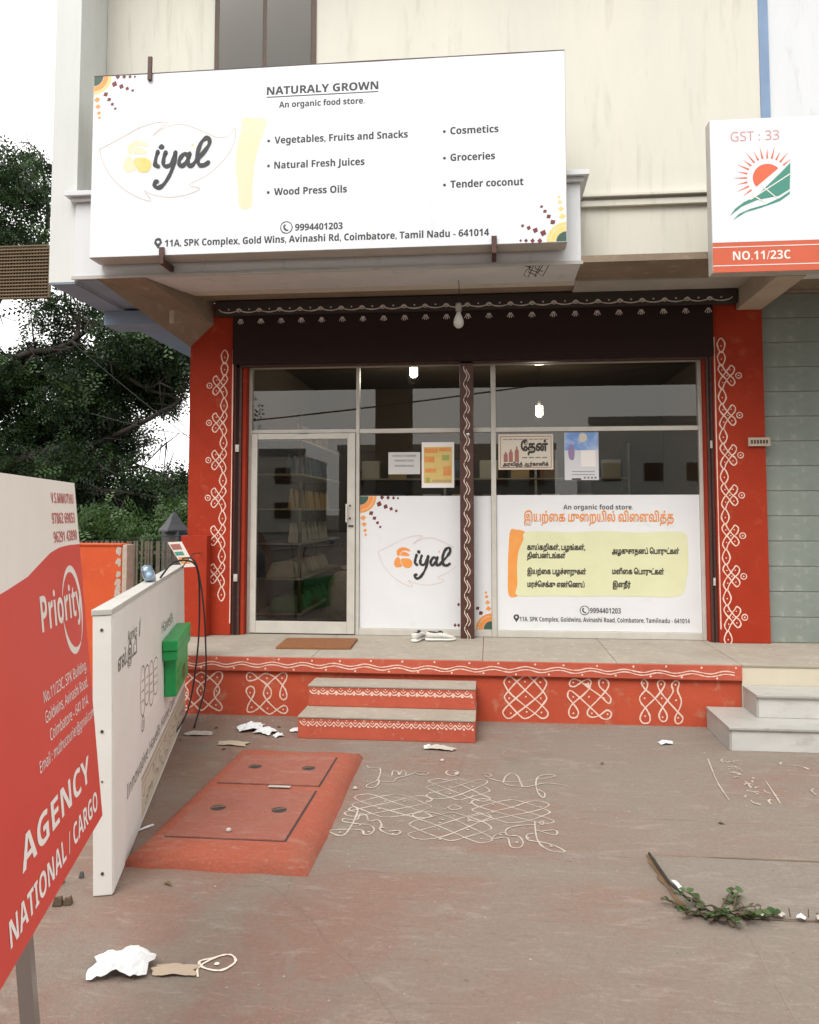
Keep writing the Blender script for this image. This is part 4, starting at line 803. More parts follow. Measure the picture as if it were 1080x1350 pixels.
part('body', MB().box(-.9, 1.9, 9.0, 9.5, .491, 1.35), 'wood_dark', ct, bevel=.01); part('top', MB().box(-.95, 1.95, 8.95, 9.55, 1.351, 1.39), 'shelf_board', ct, bevel=.01)
sk = thing('grain_sack', 'pale grain sack slumped on the floor inside the door', 'sack', (-1.62, 9.0, .49))
part('sack_body', MB().lathe([(.16, 0), (.22, .05), (.23, .25), (.20, .42), (.13, .52), (.06, .55), (.08, .60)], (0, 0, .003), 14), 'sack', sk, smooth=True, world=False)
part('tie', MB().lathe([(.067, .545), (.07, .555), (.067, .565)], (0, 0, .003), 12), 'wood_dark', sk, world=False)

# ================================================================== doormat and shoes
dm = solo('doormat', MB().hexa([(-1.885, 6.955, .4955), (-1.215, 6.985, .4955), (-1.235, 7.50, .4955), (-1.915, 7.46, .4955), (-1.878, 6.962, .517), (-1.222, 6.99, .517), (-1.242, 7.493, .517), (-1.908, 7.453, .517)]), 'mat_fibre', 'rust brown coir doormat lying in front of the glass door', 'doormat', (-1.56, 7.22, .4955), bevel=.006)
def shoe(label, x, y, rz):
    o = thing('sneaker', label, 'shoe', (x, y, .4955), (0, 0, rz), 'white sneakers by the door')
    def loft(secs, name, m, par, closed_top=True):
        mb = MB(); n = 16; b = 0
        for (t, w, z0, z1) in secs:
            for k in range(n):
                a = 2 * math.pi * k / n; c, s_ = math.cos(a), math.sin(a)
                yy = w * (abs(c) ** .8) * (1 if c > 0 else -1); zz = (z0 + z1) / 2 + (z1 - z0) / 2 * (abs(s_) ** .7) * (1 if s_ > 0 else -1)
                mb.v.append((t, yy, zz))
        for i in range(len(secs) - 1):
            for k in range(n): mb.f.append((i * n + k, i * n + (k + 1) % n, (i + 1) * n + (k + 1) % n, (i + 1) * n + k))
        mb.f.append(tuple(reversed(range(n)))); e = (len(secs) - 1) * n; mb.f.append(tuple(e + k for k in range(n)))
        return part(name, mb, m, par, smooth=True, world=False)
    loft([(-.142, .012, .006, .024), (-.135, .030, .001, .028), (-.09, .040, .0, .028), (0, .036, .001, .026), (.06, .044, .0, .026), (.11, .042, .001, .027), (.138, .026, .004, .028), (.148, .008, .012, .026)], 'sole', 'shoe_sole', o)
    loft([(-.136, .010, .022, .060), (-.128, .028, .022, .088), (-.09, .036, .022, .084), (-.03, .034, .022, .076), (.01, .034, .022, .080), (.05, .040, .022, .064), (.10, .038, .022, .052), (.13, .024, .022, .044), (.142, .006, .024, .034)], 'upper', 'shoe_white', o)
    loft([(-.118, .012, .076, .0885), (-.095, .024, .074, .0885), (-.05, .024, .070, .0850), (-.02, .014, .066, .0800)], 'opening', 'shoe_dark', o)
    loft([(-.02, .010, .07, .088), (.0, .018, .07, .096), (.02, .016, .06, .089), (.035, .008, .058, .078)], 'tongue', 'shoe_dark', o)
    mb = MB()
    for i in range(4): xx = .012 + i * .016; mb.tube([(xx, -.024, .071 - i * .004), (xx + .004, 0, .086 - i * .0055), (xx, .024, .071 - i * .004)], .0028, 5)
    part('laces', mb, 'shoe_sole', o, world=False)
shoe('white sneaker seen from behind, left one of the pair', -.665, 7.56, R(75))
shoe('white sneaker lying sideways on, right one of the pair', -.465, 7.55, R(8))

# ================================================================== raised hatch with two covers
hm = thing('drain_hatch', 'raised red cement hatch with two square covers in the forecourt', 'hatch', (-1.3, 4.7, 0))
mb = MB(); b0 = [(-1.755, 3.775), (-.845, 3.765), (-.878, 5.59), (-1.745, 5.60)]; t0 = [(-1.655, 3.895), (-.985, 3.905), (-.99, 5.335), (-1.66, 5.33)]
mid = [((a[0] * .45 + c[0] * .55), (a[1] * .45 + c[1] * .55)) for a, c in zip(b0, t0)]
def subring(q, z, n=8):
    out = []
    for i in range(4):
        for j in range(n):
            t = j / n; a, c = q[i], q[(i + 1) % 4]; out.append((a[0] + (c[0] - a[0]) * t + random.uniform(-.008, .008), a[1] + (c[1] - a[1]) * t + random.uniform(-.008, .008), z))
    return out
for q, z in ((b0, -.005), ([(a[0] * .85 + c[0] * .15, a[1] * .85 + c[1] * .15) for a, c in zip(b0, t0)], .035), (mid, .068), (t0, .082)): mb.v += subring(q, z)
for r in range(3):
    for i in range(32): mb.f.append((r * 32 + i, r * 32 + (i + 1) % 32, (r + 1) * 32 + (i + 1) % 32, (r + 1) * 32 + i))
mb.f.append(tuple(96 + i for i in range(32)))
part('mound', mb, 'hatch_red', hm, smooth=True)
for (x0, x1, y0, y1, lab) in ((-1.622, -1.012, 3.945, 4.655, 1), (-1.628, -1.012, 4.735, 5.285, 2)):
    cv = part('cover', MB().box(x0, x1, y0, y1, .06, .0895), 'cover_red', hm, bevel=.004)
    part('joint', MB().box(x1 + .0005, x1 + .009, y0 - .006, y1 + .004, .06, .0835).box(x0 + .0, x1, y0 - .006, y0 - .0005, .06, .0833), 'shoe_dark', hm)
    for x in (x0 + .14, x1 - .13):
        hx = part('lift_recess', MB().lathe([(.042, 0), (.042, .0006)], (x, (y0 + y1) / 2 + .03, .0897), 14), 'shoe_dark', cv)
        part('lift_bar', MB().tube([(x - .030, (y0 + y1) / 2 + .012, .092), (x, (y0 + y1) / 2 + .03, .094), (x + .030, (y0 + y1) / 2 + .048, .092)], .005, 6), 'dry_leaf', cv)
solo('paper_strip', MB().box(-1.30, -1.17, 4.672, 4.70, .0905, .093), 'paper_grey', 'thin white strip lying on the joint between the two hatch covers', 'litter', (-1.23, 4.69, .0905), rot=(0, 0, 0))

# ================================================================== leaning white board
ang = R(105.70)
wb = thing('white_lightbox', 'long white light box sign leaning on the left, seen at a steep angle', 'signboard', (-1.672, 3.499, 0), (R(-1.43), 0, ang))
LW = dict(world=False)
part('box', MB().box(0, 3.10, .003, .085, .004, 1.235), 'board_white', wb, bevel=.004, **LW)
part('face_sheet', MB().box(.006, 3.094, -.001, .0025, .010, 1.228), 'board_white', wb, **LW)
part('top_rail', MB().box(-.004, 3.104, .0, .09, 1.236, 1.262), 'sign_side', wb, bevel=.003, **LW)
for z, h in ((1.17, .009), (.72, .009), (.50, .005), (.10, .009)): part('screw', MB().lathe([(h * .8, 0), (h * .8, .003)], (0, 0, 0), 8), 'ink', wb, loc=(-.0035, .045, z), **LW).rotation_euler = (0, R(90), 0)
def wl_(s, a, b, z, cap, m='board_text', f=plain, sh=0): return lettering(wb, f(s), a, b, z, cap, -.0015, m, plain('H'), world=False, shear=sh)
wl_('Agnice', .392, .671, 1.045, .060); part('leaf_mark', MB().poly([(.735, 1.02), (.775, 1.03), (.80, 1.13), (.76, 1.10)], -.0016), 'board_text', wb, **LW)
lettering(wb, tamil('எல்.இ.டி'), .126, .668, .955, .060, -.0015, 'board_text', 'ய', world=False, bevel=.03)
wl_('Innovative Havells Home Care', .353, 2.35, .295, .070)
lettering(wb, plain('Havells'), 1.671, 2.301, .90, .075, -.0015, 'board_text', plain('H'), world=False)
sw = part('switch_print', MB().poly([(.78, .54), (1.50, .52), (1.50, .80), (1.05, .83), (.80, .78)], -.0012), 'print_white', wb, **LW)
k = MB()
for a, b, c, d in ((.80, .92, .60, .82), (.95, 1.08, .62, .80), (1.12, 1.25, .58, .79), (1.30, 1.45, .60, .78), (.82, .90, .50, .56)):
    k.ribbon([(a, c), (b, c), (b, d), (a, d)], .008, True, 'xz', -.0022, .1, 3)
    for q in range(3): zz = c + (d - c) * (.25 + .25 * q); k.ribbon([(a + .02, zz), (b - .02, zz)], .006, False, 'xz', -.0022, .2, 2)
part('switch_outline', k, 'board_line', wb, **LW)
part('skirting_print', MB().poly([(.80, .035), (3.07, .035), (3.07, .27), (.80, .255)], -.0012), 'board_beige', wb, **LW)
k = MB().ribbon([(.80, .245), (3.07, .262)], .006, False, 'xz', -.0022, .1, 12); k.ribbon([(.80, .205), (3.07, .215)], .004, False, 'xz', -.0022, .1, 12)
for i in range(60):
    x = .85 + i * .037; z = .06 + random.uniform(0, .12); k.ribbon([(x, z), (x + .02, z + random.uniform(-.02, .04)), (x + .05, z + random.uniform(-.02, .03))], .006, False, 'xz', -.0022, .3, 3)
part('skirting_lines', k, 'board_line', wb, **LW)
gb = tag(bpy.data.objects.new('green_box', None), 'bright green plastic box fixed to the far end of the white board', 'box'); col.objects.link(gb)
Mw = Matrix.Translation((-1.672, 3.499, 0)) @ Matrix.Rotation(ang, 4, 'Z') @ Matrix.Rotation(R(-1.43), 4, 'X')
gb.matrix_world = Mw @ Matrix.Translation((1.68, -.003, .45))
part('body', MB().box(.08, .84, -.080, -.001, .02, .27), 'green_plastic', gb, bevel=.008, **LW)
part('lid', MB().box(.0, .86, -.098, -.001, .272, .335).box(-.012, .87, -.100, -.001, .336, .405), 'green_plastic', gb, bevel=.008, **LW)
part('label_plate', MB().box(.45, .62, -.083, -.0805, .06, .15), 'dry_leaf', gb, **LW)
for z in (.09, .17): part('rib', MB().box(.15, .4, -.085, -.0805, z, z + .02), 'green_plastic', gb, **LW)
# bottle lying on the board's top rail
bo = tag(bpy.data.objects.new('plastic_bottle', None), 'crumpled clear plastic bottle with blue label resting on the white board', 'bottle'); col.objects.link(bo)
bo.matrix_world = Mw @ Matrix.Translation((1.45, .045, 1.300)) @ Matrix.Rotation(R(28), 4, 'Y') @ Matrix.Rotation(R(90), 4, 'Y')
part('body', MB().lathe([(.02, -.10), (.036, -.095), (.033, -.06), (.037, -.03), (.032, .0), (.036, .04), (.034, .07), (.016, .10), (.013, .115)], (0, 0, 0), 12), 'bottle_clear', bo, smooth=True, **LW)
part('label_wrap', MB().lathe([(.0375, -.035), (.0385, -.02), (.0375, .03)], (0, 0, 0), 12), 'bottle_label', bo, smooth=True, **LW)
part('cap', MB().lathe([(.016, .116), (.016, .135), (.014, .138)], (0, 0, 0), 12), 'bottle_cap', bo, **LW)
# cables looped over the far end of the board
def cable(label, pts, r=.007):
    P = smooth3(pts); solo('black_cable', MB().tube(P, r, 6), 'rubber', label, 'cable', pts[0], 'black cables over the white board', smooth=True)
def smooth3(pts, k=6):
    P = [np.array(p, float) for p in pts]; n = len(P); out = []
    for i in range(n - 1):
        p0, p1, p2, p3 = P[max(i - 1, 0)], P[i], P[i + 1], P[min(i + 2, n - 1)]
        for q in range(k):
            t = q / k; out.append(tuple(.5 * ((2 * p1) + (-p0 + p2) * t + (2 * p0 - 5 * p1 + 4 * p2 - p3) * t * t + (-p0 + 3 * p1 - 3 * p2 + p3) * t ** 3)))
    return out + [tuple(P[-1])]
cable('black cable curving from the bottle down the end of the white board', [(-2.16, 5.1, 1.27), (-2.22, 5.5, 1.35), (-2.24, 5.95, 1.29), (-2.27, 6.12, 1.0), (-2.28, 6.12, .6), (-2.30, 6.0, .2), (-2.36, 5.8, .012)])
cable('black cable hanging farther out, along the board end to the ground', [(-2.45, 6.2, 1.33), (-2.36, 6.25, 1.30), (-2.31, 6.3, 1.0), (-2.29, 6.33, .62), (-2.28, 6.3, .3), (-2.31, 6.15, .012)])
cable('thin black cable from the low red wall to the white board top', [(-2.80, 7.555, 1.30), (-2.62, 6.9, 1.33), (-2.45, 6.3, 1.30), (-2.33, 5.9, 1.275)], .004)
cable('thin dark wire stretched along the top of the iron fence', [(-5.0, 7.38, 1.42), (-4.0, 7.6, 1.41), (-3.5, 7.9, 1.44), (-3.1, 7.8, 1.46), (-2.90, 7.55, 1.48)], .004)
fl = solo('hanging_card', MB().hexa([(-2.60, 6.60, 1.23), (-2.49, 6.60, 1.237), (-2.49, 6.604, 1.237), (-2.60, 6.604, 1.23), (-2.738, 6.60, 1.442), (-2.615, 6.60, 1.449), (-2.615, 6.604, 1.449), (-2.738, 6.604, 1.442)]), 'sign_cream', 'small tilted cream card with orange print hanging on the cables', 'card', (-2.61, 6.6, 1.23))
Pp = lambda s, t: (-2.61 + .105 * s - .13 * t, 1.233 + .007 * s + .212 * t)
for (a, b, c, d, m) in ((.15, .9, .12, .38, 'poster_orange'), (.1, .8, .45, .6, 'print_teal'), (.1, .9, .68, .9, 'poster_rose'), (.3, .7, .2, .3, 'poster_yellow')):
    part('print_block', MB().poly([Pp(a, c), Pp(b, c), Pp(b, d), Pp(a, d)], 6.599 if m != 'poster_yellow' else 6.5985), m, fl)

# ================================================================== red courier board at the left edge
pb = thing('courier_board', 'tall red and cream courier agency board standing at the left edge', 'signboard', (-1.459, 2.95, .558), (R(-5.98), 0, R(104.95)))
W_ = 1.15
part('board', MB().box(-W_, 0, .002, .030, 0, 1.26), 'sign_side', pb, bevel=.003, **LW)
curve = [(-W_, .90), (-.85, .93), (-.66, .952), (-.5165, .985), (-.40, 1.012), (-.28, 1.025), (-.15, 1.028), (0, 1.026)]
part('red_face', MB().poly([(-W_, .0), (0, 0)] + list(reversed(curve)), -.0005), 'sign_red', pb, **LW)
part('cream_face', MB().poly(curve + [(0, 1.26), (-W_, 1.26)], -.0005), 'sign_cream', pb, **LW)
def pt(s, a, b, z, cap, m='print_white', f=plain, rf=plain('H')): return lettering(pb, f(s), -a, -b, z, cap, -.0008, m, rf, world=False)
pt('V.S.MMUTHU', .340, .040, 1.180, .036, 'print_pink', bold, bold('H')); pt('97862 69853', .348, .044, 1.108, .038, 'print_pink', bold, bold('H')); pt('96291 43890', .345, .034, 1.043, .038, 'print_pink', bold, bold('H'))
k = MB(); rx, rz, cx, cz = .135, .158, -.178, .797
for (t0_, t1_, w0) in ((-.9, 2.75, 0), (3.3, 5.35, 0)):
    tt = np.linspace(t0_, t1_, 26); outer = [(cx + rx * math.cos(t), cz + rz * math.sin(t)) for t in tt]
    th = [.004 + .026 * math.sin(math.pi * i / 25) for i in range(26)]
    inner = [(cx + (rx - h) * math.cos(t), cz + (rz - h * .9) * math.sin(t)) for t, h in zip(tt, th)]
    bq = len(k.v); k.v += [(x, -.0011, z) for x, z in outer + inner]
    for i in range(25): k.f.append((bq + i, bq + i + 1, bq + 27 + i, bq + 26 + i))
part('ring_emblem', k, 'sign_cream', pb, **LW)
pt('Priority', .560, .050, .770, .112, 'sign_cream', bold, bold('H'))
pt('No.11/23C, SPK Building,', .600, .055, .560, .036); pt('Goldwins, Avinashi Road,', .600, .058, .498, .036); pt('Coimbatore - 641 014.', .567, .070, .436, .036); pt('Email : muthucourier@gmail.com', .690, .006, .376, .034)
pt('AGENCY', .905, .135, .180, .086, 'print_white', bold, bold('H')); pt('NATIONAL / CARGO', 1.03, .062, .050, .066, 'print_white', bold, bold('H'))
for x in (-.78, -1.08): part('leg', MB().box(x - .02, x + .02, .031, .07, -.535, .9), 'steel', pb, **LW)
# rubbish heap in the gap below the board
for i in range(9):
    x, y = -1.78 - random.uniform(0, .22), 3.35 + random.uniform(-.1, .35); s = random.uniform(.010, .024)
    mb = MB().hexa([(x - s, y - s, .002), (x + s, y - s * .7, .002), (x + s * .8, y + s, .002), (x - s, y + s * .8, .002), (x - s * .6, y - s * .5, .03 + s * random.random()), (x + s * .7, y - s * .4, .02 + s * random.random()), (x + s * .5, y + s * .6, .02 + s), (x - s * .6, y + s * .4, .02)])
    solo('rubble_piece', mb, ('dry_leaf', 'twig', 'grey_stone')[i % 3], 'bit of dry rubbish in the gap below the red board', 'rubbish', (x, y, 0), 'rubbish under the red board', bevel=.004)

# ================================================================== walls, fence and post at the left
ow = thing('orange_wall', 'bright orange boundary wall with peeling end behind the white board', 'wall', (-4.8, 7.48, 0))
part('wall_body', MB().box(-7.4, -3.525, 7.40, 7.56, 0, 1.375), 'orange_wall', ow, bevel=.005)
part('coping', MB().box(-7.4, -3.52, 7.39, 7.57, 1.376, 1.395), 'orange_wall', ow, bevel=.004)
part('peeling_end', MB().box(-3.524, -3.475, 7.405, 7.555, 0, 1.385), 'wall_plaster', ow, bevel=.006)
for i in range(26): z = .75 + random.uniform(0, .6); part('paint_flake', MB().poly(smooth_poly([(-3.60 + random.uniform(0, .05), z), (-3.54, z + .01), (-3.53, z + .04), (-3.57, z + .05)], 2), 7.3985 - i * .0001), 'wall_plaster', ow)
fn = thing('iron_fence', 'rusty olive iron picket fence between orange wall and red pillar', 'fence', (-3.7, 8.8, 0))
pm = MB().box(-.012, .012, -.006, .006, 0, 1.36).mesh('picket'); pm.materials.append(MATS['iron'])
for i in range(40): link('picket', pm, None, fn, (-1.05 + i * .044 + random.uniform(-.004, .004), 0, .01)).rotation_euler = (0, random.uniform(-.01, .01), 0)
for z in (.25, 1.22): part('rail', MB().box(-4.78, -2.99, 8.808, 8.83, z, z + .035), 'iron', fn)
gp = thing('gate_post', 'small grey pointed post showing above the iron fence', 'post', (-3.9, 9.6, 0))
part('shaft', MB().box(-4.02, -3.80, 9.5, 9.72, 0, 1.46), 'grey_stone', gp, bevel=.01)
part('cap', MB().lathe([(.20, 1.461), (.20, 1.48), (.13, 1.55), (.05, 1.66), (.01, 1.70)], (-3.91, 9.61, 0), 4), 'grey_stone', gp)

# ================================================================== litter and weeds on the forecourt
def sheet(name, label, cat, cx, cy, w, h, rz, m, crumple=.02, group=None, nx=11, ny=10, z0=.004):
    mb = MB(); f = [(random.uniform(-4.5, 4.5), random.uniform(-4.5, 4.5), random.uniform(0, 6), random.uniform(.4, 1)) for _ in range(5)]
    for j in range(ny):
        for i in range(nx):
            u, v = i / (nx - 1) - .5, j / (ny - 1) - .5; r2 = 4 * (u * u + v * v)
            q = sum(abs(math.sin(a * 2 * u + b * 2 * v + c)) * d for a, b, c, d in f) / 3.5
            k_ = 1 - .09 * math.sin(5 * math.atan2(v, u) + f[0][2]) - .05 * math.sin(9 * math.atan2(v, u) + f[1][2])
            mb.v.append((u * w * k_, v * h * k_, z0 + crumple * q * max(.12, 1.1 - r2 * .6) + random.uniform(0, .12) * crumple))
    for j in range(ny - 1):
        for i in range(nx - 1): mb.f.append((j * nx + i, j * nx + i + 1, (j + 1) * nx + i + 1, (j + 1) * nx + i))
    return solo(name, mb, m, label, cat, (cx, cy, 0), group, rot=(0, 0, rz), world=False)
sheet('paper_scrap', 'folded white paper scrap on the ground left of the red steps', 'paper', -1.87, 6.20, .20, .17, .3, 'paper_white', .06)
sheet('paper_scrap', 'second white paper fold lying against the larger scrap', 'paper', -1.72, 6.12, .15, .13, -.4, 'paper_white', .04)
sheet('paper_scrap', 'small white curl of paper touching the lower red step', 'paper', -1.50, 6.18, .09, .07, .2, 'paper_white', .04)
sheet('paper_scrap', 'white scrap beside the brown leaf near the red steps', 'paper', -1.60, 6.02, .08, .05, .8, 'paper_white', .03)
sheet('plastic_wrapper', 'pale crushed wrapper on the ground near the white board', 'wrapper', -2.22, 6.02, .20, .08, .15, 'paper_grey', .03)
sheet('plastic_wrapper', 'tan flattened wrapper left of the red steps, nearest the hatch', 'wrapper', -1.88, 5.80, .22, .10, -.1, 'litter_tan', .02)
sheet('plastic_wrapper', 'grey crumpled wrapper lying in front of the red steps', 'wrapper', -.36, 5.82, .22, .07, -.12, 'paper_grey', .03)
sheet('paper_scrap', 'white knot of paper at the end of the grey wrapper', 'paper', -.45, 5.84, .06, .06, .3, 'paper_white', .03)
sheet('cloth_bundle', 'crumpled white cloth on the ground at the bottom left', 'cloth', -1.37, 2.96, .21, .16, .2, 'paper_white', .085, nx=14, ny=13)
sheet('paper_scrap', 'tan paper bits trailing right of the white cloth', 'paper', -1.17, 2.96, .16, .07, .1, 'litter_tan', .02)
sheet('paper_scrap', 'tiny white scrap near the right end of the platform', 'paper', 1.28, 6.12, .10, .06, .2, 'paper_white', .025)
sheet('white_stick', 'white plastic stick on the ground between board and hatch', 'stick', -1.86, 4.22, .15, .025, R(62), 'paper_white', .006, nx=4, ny=2)
for i, (x, y, z) in enumerate(((-1.32, 4.02, .09), (-.83, 4.95, .0), (-.22, 5.28, .0), (-.33, 5.55, 0))):
    solo('white_pebble', MB().lathe([(.007, 0), (.015, .004), (.013, .012), (.005, .016)], (0, 0, z + .001), 7), 'paper_grey', ['white pebble lying on the front hatch cover', 'small white cube-like pebble at the right edge of the hatch', 'pale pebble on the chalk drawing near its top loop', 'pale pebble between chalk drawing and red steps'][i], 'pebble', (x, y, 0), world=False)
for i in range(9):
    x, y = [(-1.72, 6.16), (-1.66, 6.27), (-1.9, 5.66), (-2.3, 5.85), (-1.6, 6.1), (.75, 5.6), (1.25, 4.6), (-1.47, 3.62), (-2.15, 6.2)][i]
    mb = MB(); s = random.uniform(.018, .034); mb.v = [(-s, 0, .004), (-s * .3, s * .4, .012), (s, 0, .006), (-s * .3, -s * .4, .014), (0, 0, .004)]; mb.f = [(0, 4, 1), (1, 4, 2), (2, 4, 3), (3, 4, 0)]
    solo('dry_leaf', mb, 'dry_leaf', 'small curled brown leaf lying on the forecourt', 'leaf', (x, y, 0), 'dry leaves on the forecourt', rot=(0, 0, random.uniform(0, 6)), world=False)
gr_ = MB(); rgr = np.random.default_rng(5)
for i in range(900):
    x, y = (rgr.uniform(-2.6, 2.6), rgr.uniform(2.3, 6.5)) if i % 3 else (rgr.uniform(-2.4, 1.6), 6.56 - abs(rgr.normal()) * .12)
    if (-1.8 < x < -.8 and 3.7 < y < 5.65) or (-1.5 < x < -.05 and y > 5.95) or (x > 1.65 and y > 5.9) or x < -1.7 - (y - 3.5) * .28: continue
    q = rgr.uniform(.002, .0065); b = len(gr_.v); h = q * rgr.uniform(.5, 1.1)
    gr_.v += [(x - q, y, .0005), (x, y - q * .8, .0005), (x + q, y, .0005), (x, y + q, .0005), (x, y, h)]; gr_.f += [(b, b + 1, b + 4), (b + 1, b + 2, b + 4), (b + 2, b + 3, b + 4), (b + 3, b, b + 4)]
go = link('grit', gr_.mesh('grit'), 'grey_grit'); go['kind'] = 'stuff'; go['label'] = 'fine grit and crumbs scattered over the forecourt'; go['category'] = 'grit'
ws = thing('weed_plant', 'low green weed growing out of the broken slab joint', 'plant', (.90, 3.60, 0))
lm = MB(); lm.v = [(0, 0, 0), (.18, .5, .1), (.5, .62, .16), (.85, .36, .1), (1, 0, 0), (.85, -.36, .1), (.5, -.62, .16), (.18, -.5, .1), (.5, 0, .0)]; lm.f = [(0, 8, 1), (1, 8, 2), (2, 8, 3), (3, 8, 4), (4, 8, 5), (5, 8, 6), (6, 8, 7), (7, 8, 0)]
LM = [lm.mesh('leaf') for _ in range(2)]; LM[0].materials.append(MATS['leaf_weed']); LM[1].materials.append(MATS['leaf_mid'])
LM.append(lm.mesh('leaf')); LM[2].materials.append(MATS['twig'])
st = MB()
for i in range(22):
    x0, y0 = random.uniform(-.04, .17), random.uniform(-.04, .05); a = random.uniform(-2.9, .2) if i % 3 else random.uniform(0, 3); L = random.uniform(.08, .19)
    tip = (x0 + math.cos(a) * L, y0 + math.sin(a) * L * .7, random.uniform(.02, .065)); midp = (x0 + math.cos(a) * L * .5, y0 + math.sin(a) * L * .35, tip[2] * .8)
    st.tube([(x0, y0, 0), midp, tip], [.004, .003, .002], 5)
    for q in range(6):
        t = .3 + .7 * q / 5; px = [x0 + (tip[0] - x0) * t, y0 + (tip[1] - y0) * t, tip[2] * min(1, t * 1.3)]
        o = link('leaf', LM[2] if random.random() < .22 else LM[random.random() < .5], None, ws, px); s = random.uniform(.018, .036); o.scale = (s, s * .8, s)
        o.rotation_euler = (random.uniform(-.5, .5), random.uniform(-.6, .3), a + random.uniform(-1.3, 1.3))
for i in range(26):
    x0 = random.uniform(.1, .6); st.tube([(x0, random.uniform(-.05, .03), .004), (x0 + random.uniform(-.05, .05), random.uniform(-.06, .03), random.uniform(.015, .05))], .002, 4)
part('stems', st, 'twig', ws, world=False)
solo('dry_stick', MB().tube([(.775, 4.14, .02), (.79, 3.95, .022), (.80, 3.8, .03), (.845, 3.62, .04)], [.006, .008, .007, .005], 6), 'bark', 'dark dry stick lying in the gap beside the weed', 'stick', (.8, 3.9, 0))
sheet('paper_scrap', 'narrow white scrap beside the dry stick', 'paper', .835, 3.80, .02, .10, .15, 'paper_white', .01, nx=2, ny=4, z0=.022)
for i in range(5): sheet('paper_scrap', 'pale crumbs of litter along the slab joint right of the weed', 'paper', 1.13 + i * .075, 3.575 + random.uniform(-.02, .02), .035, .025, random.random() * 3, 'paper_grey' if i != 2 else 'paper_white', .02, 'crumbs on the slab joint', 3, 3, .016)

# ================================================================== trees and far things
def leaves_mesh(name, sprays, leaflets=7, size=.06, seed=1):
    """feathery sprays: sprays = array of (x,y,z); each becomes a short stem of paired leaflets"""
    r = np.random.default_rng(seed); N = len(sprays); S = np.array(sprays)
    d = r.normal(size=(N, 3)); d[:, 2] -= .5; d /= np.linalg.norm(d, axis=1)[:, None]
    size = size * r.uniform(.6, 1.75, size=(N, 1)); L = size * leaflets * .55
    V = []; 
    side = np.cross(d, r.normal(size=(N, 3))); side /= np.linalg.norm(side, axis=1)[:, None]
    nrm = np.cross(d, side)
    quads = []
    for i in range(leaflets):
        t = (i + .5) / leaflets; sgn = 1 if i % 2 else -1
        c = S + d * (L * t)
        a = side * sgn * size + d * size * .35
        w = d * size * .33
        sag = nrm * size * r.uniform(-.4, .4, size=(N, 1))
        quads.append(np.stack([c - w * .4, c + a * .5 - w + sag * .5, c + a + sag, c + a * .5 + w + sag * .5], 1))
    Q = np.stack(quads, 1).reshape(-1, 3); nq = len(Q) // 4
    me = bpy.data.meshes.new(name); me.vertices.add(len(Q)); me.vertices.foreach_set('co', Q.ravel())
    me.loops.add(nq * 4); me.loops.foreach_set('vertex_index', np.arange(nq * 4)); me.polygons.add(nq)
    me.polygons.foreach_set('loop_start', np.arange(nq) * 4); me.polygons.foreach_set('loop_total', np.full(nq, 4))
    me.polygons.foreach_set('material_index', np.repeat((r.random(N) < .18).astype(np.int32), leaflets)); me.update(calc_edges=True)
    return me
def px(x, y, Y):
    d = camo.rotation_euler.to_matrix() @ Vector(((x - 540) / 1050, (610 - y) / 1050, -1)); t = Y / d.y
    return (d.x * t, Y, 1.70 + d.z * t)
def clump(cx, cy, Y, rpx, n, rg):
    c = np.array(px(cx, cy, Y)); rr = rpx / 1050 * Y
    v = rg.normal(size=(n, 3)); v /= np.linalg.norm(v, axis=1)[:, None]; rad = rg.random(n) ** .5 * (1 + .35 * rg.random(n) ** 3)
    return c + v * rad[:, None] * rr * np.array([1, 1.3, .8])
bt = thing('shade_tree', 'large dark feathery tree with crooked limbs behind the building at left', 'tree', (-10.2, 15.5, 0))
tw = MB()
limbs = [([(-55, 900), (-40, 760), (-30, 640), (-10, 560), (20, 520)], 15.5, (.34, .30, .26, .22, .19)),
         ([(20, 520), (60, 508), (100, 488), (140, 458), (185, 438), (240, 425)], 15.5, (.19, .16, .14, .12, .09, .05)),
         ([(20, 520), (30, 470), (70, 462), (95, 450), (100, 425), (88, 395), (92, 360)], 15.2, (.14, .11, .09, .08, .06, .05, .03)),
         ([(-10, 560), (-20, 450), (20, 350), (60, 300), (50, 200)], 16, (.2, .15, .1, .07, .03)),
         ([(100, 448), (125, 430), (150, 415), (165, 405)], 15.2, (.06, .045, .03, .02)),
         ([(-30, 640), (40, 600), (110, 590), (180, 560), (235, 530)], 15, (.18, .13, .10, .07, .04)),
         ([(40, 600), (100, 640), (170, 650), (230, 660)], 14.5, (.10, .08, .05, .03)),
         ([(140, 458), (170, 500), (215, 520), (250, 515)], 15.2, (.07, .05, .035, .02)),
         ([(110, 590), (150, 620), (190, 615), (240, 640)], 15, (.06, .04, .03, .02)),
         ([(-30, 640), (-120, 560), (-220, 480), (-280, 400)], 16, (.2, .15, .1, .05))]
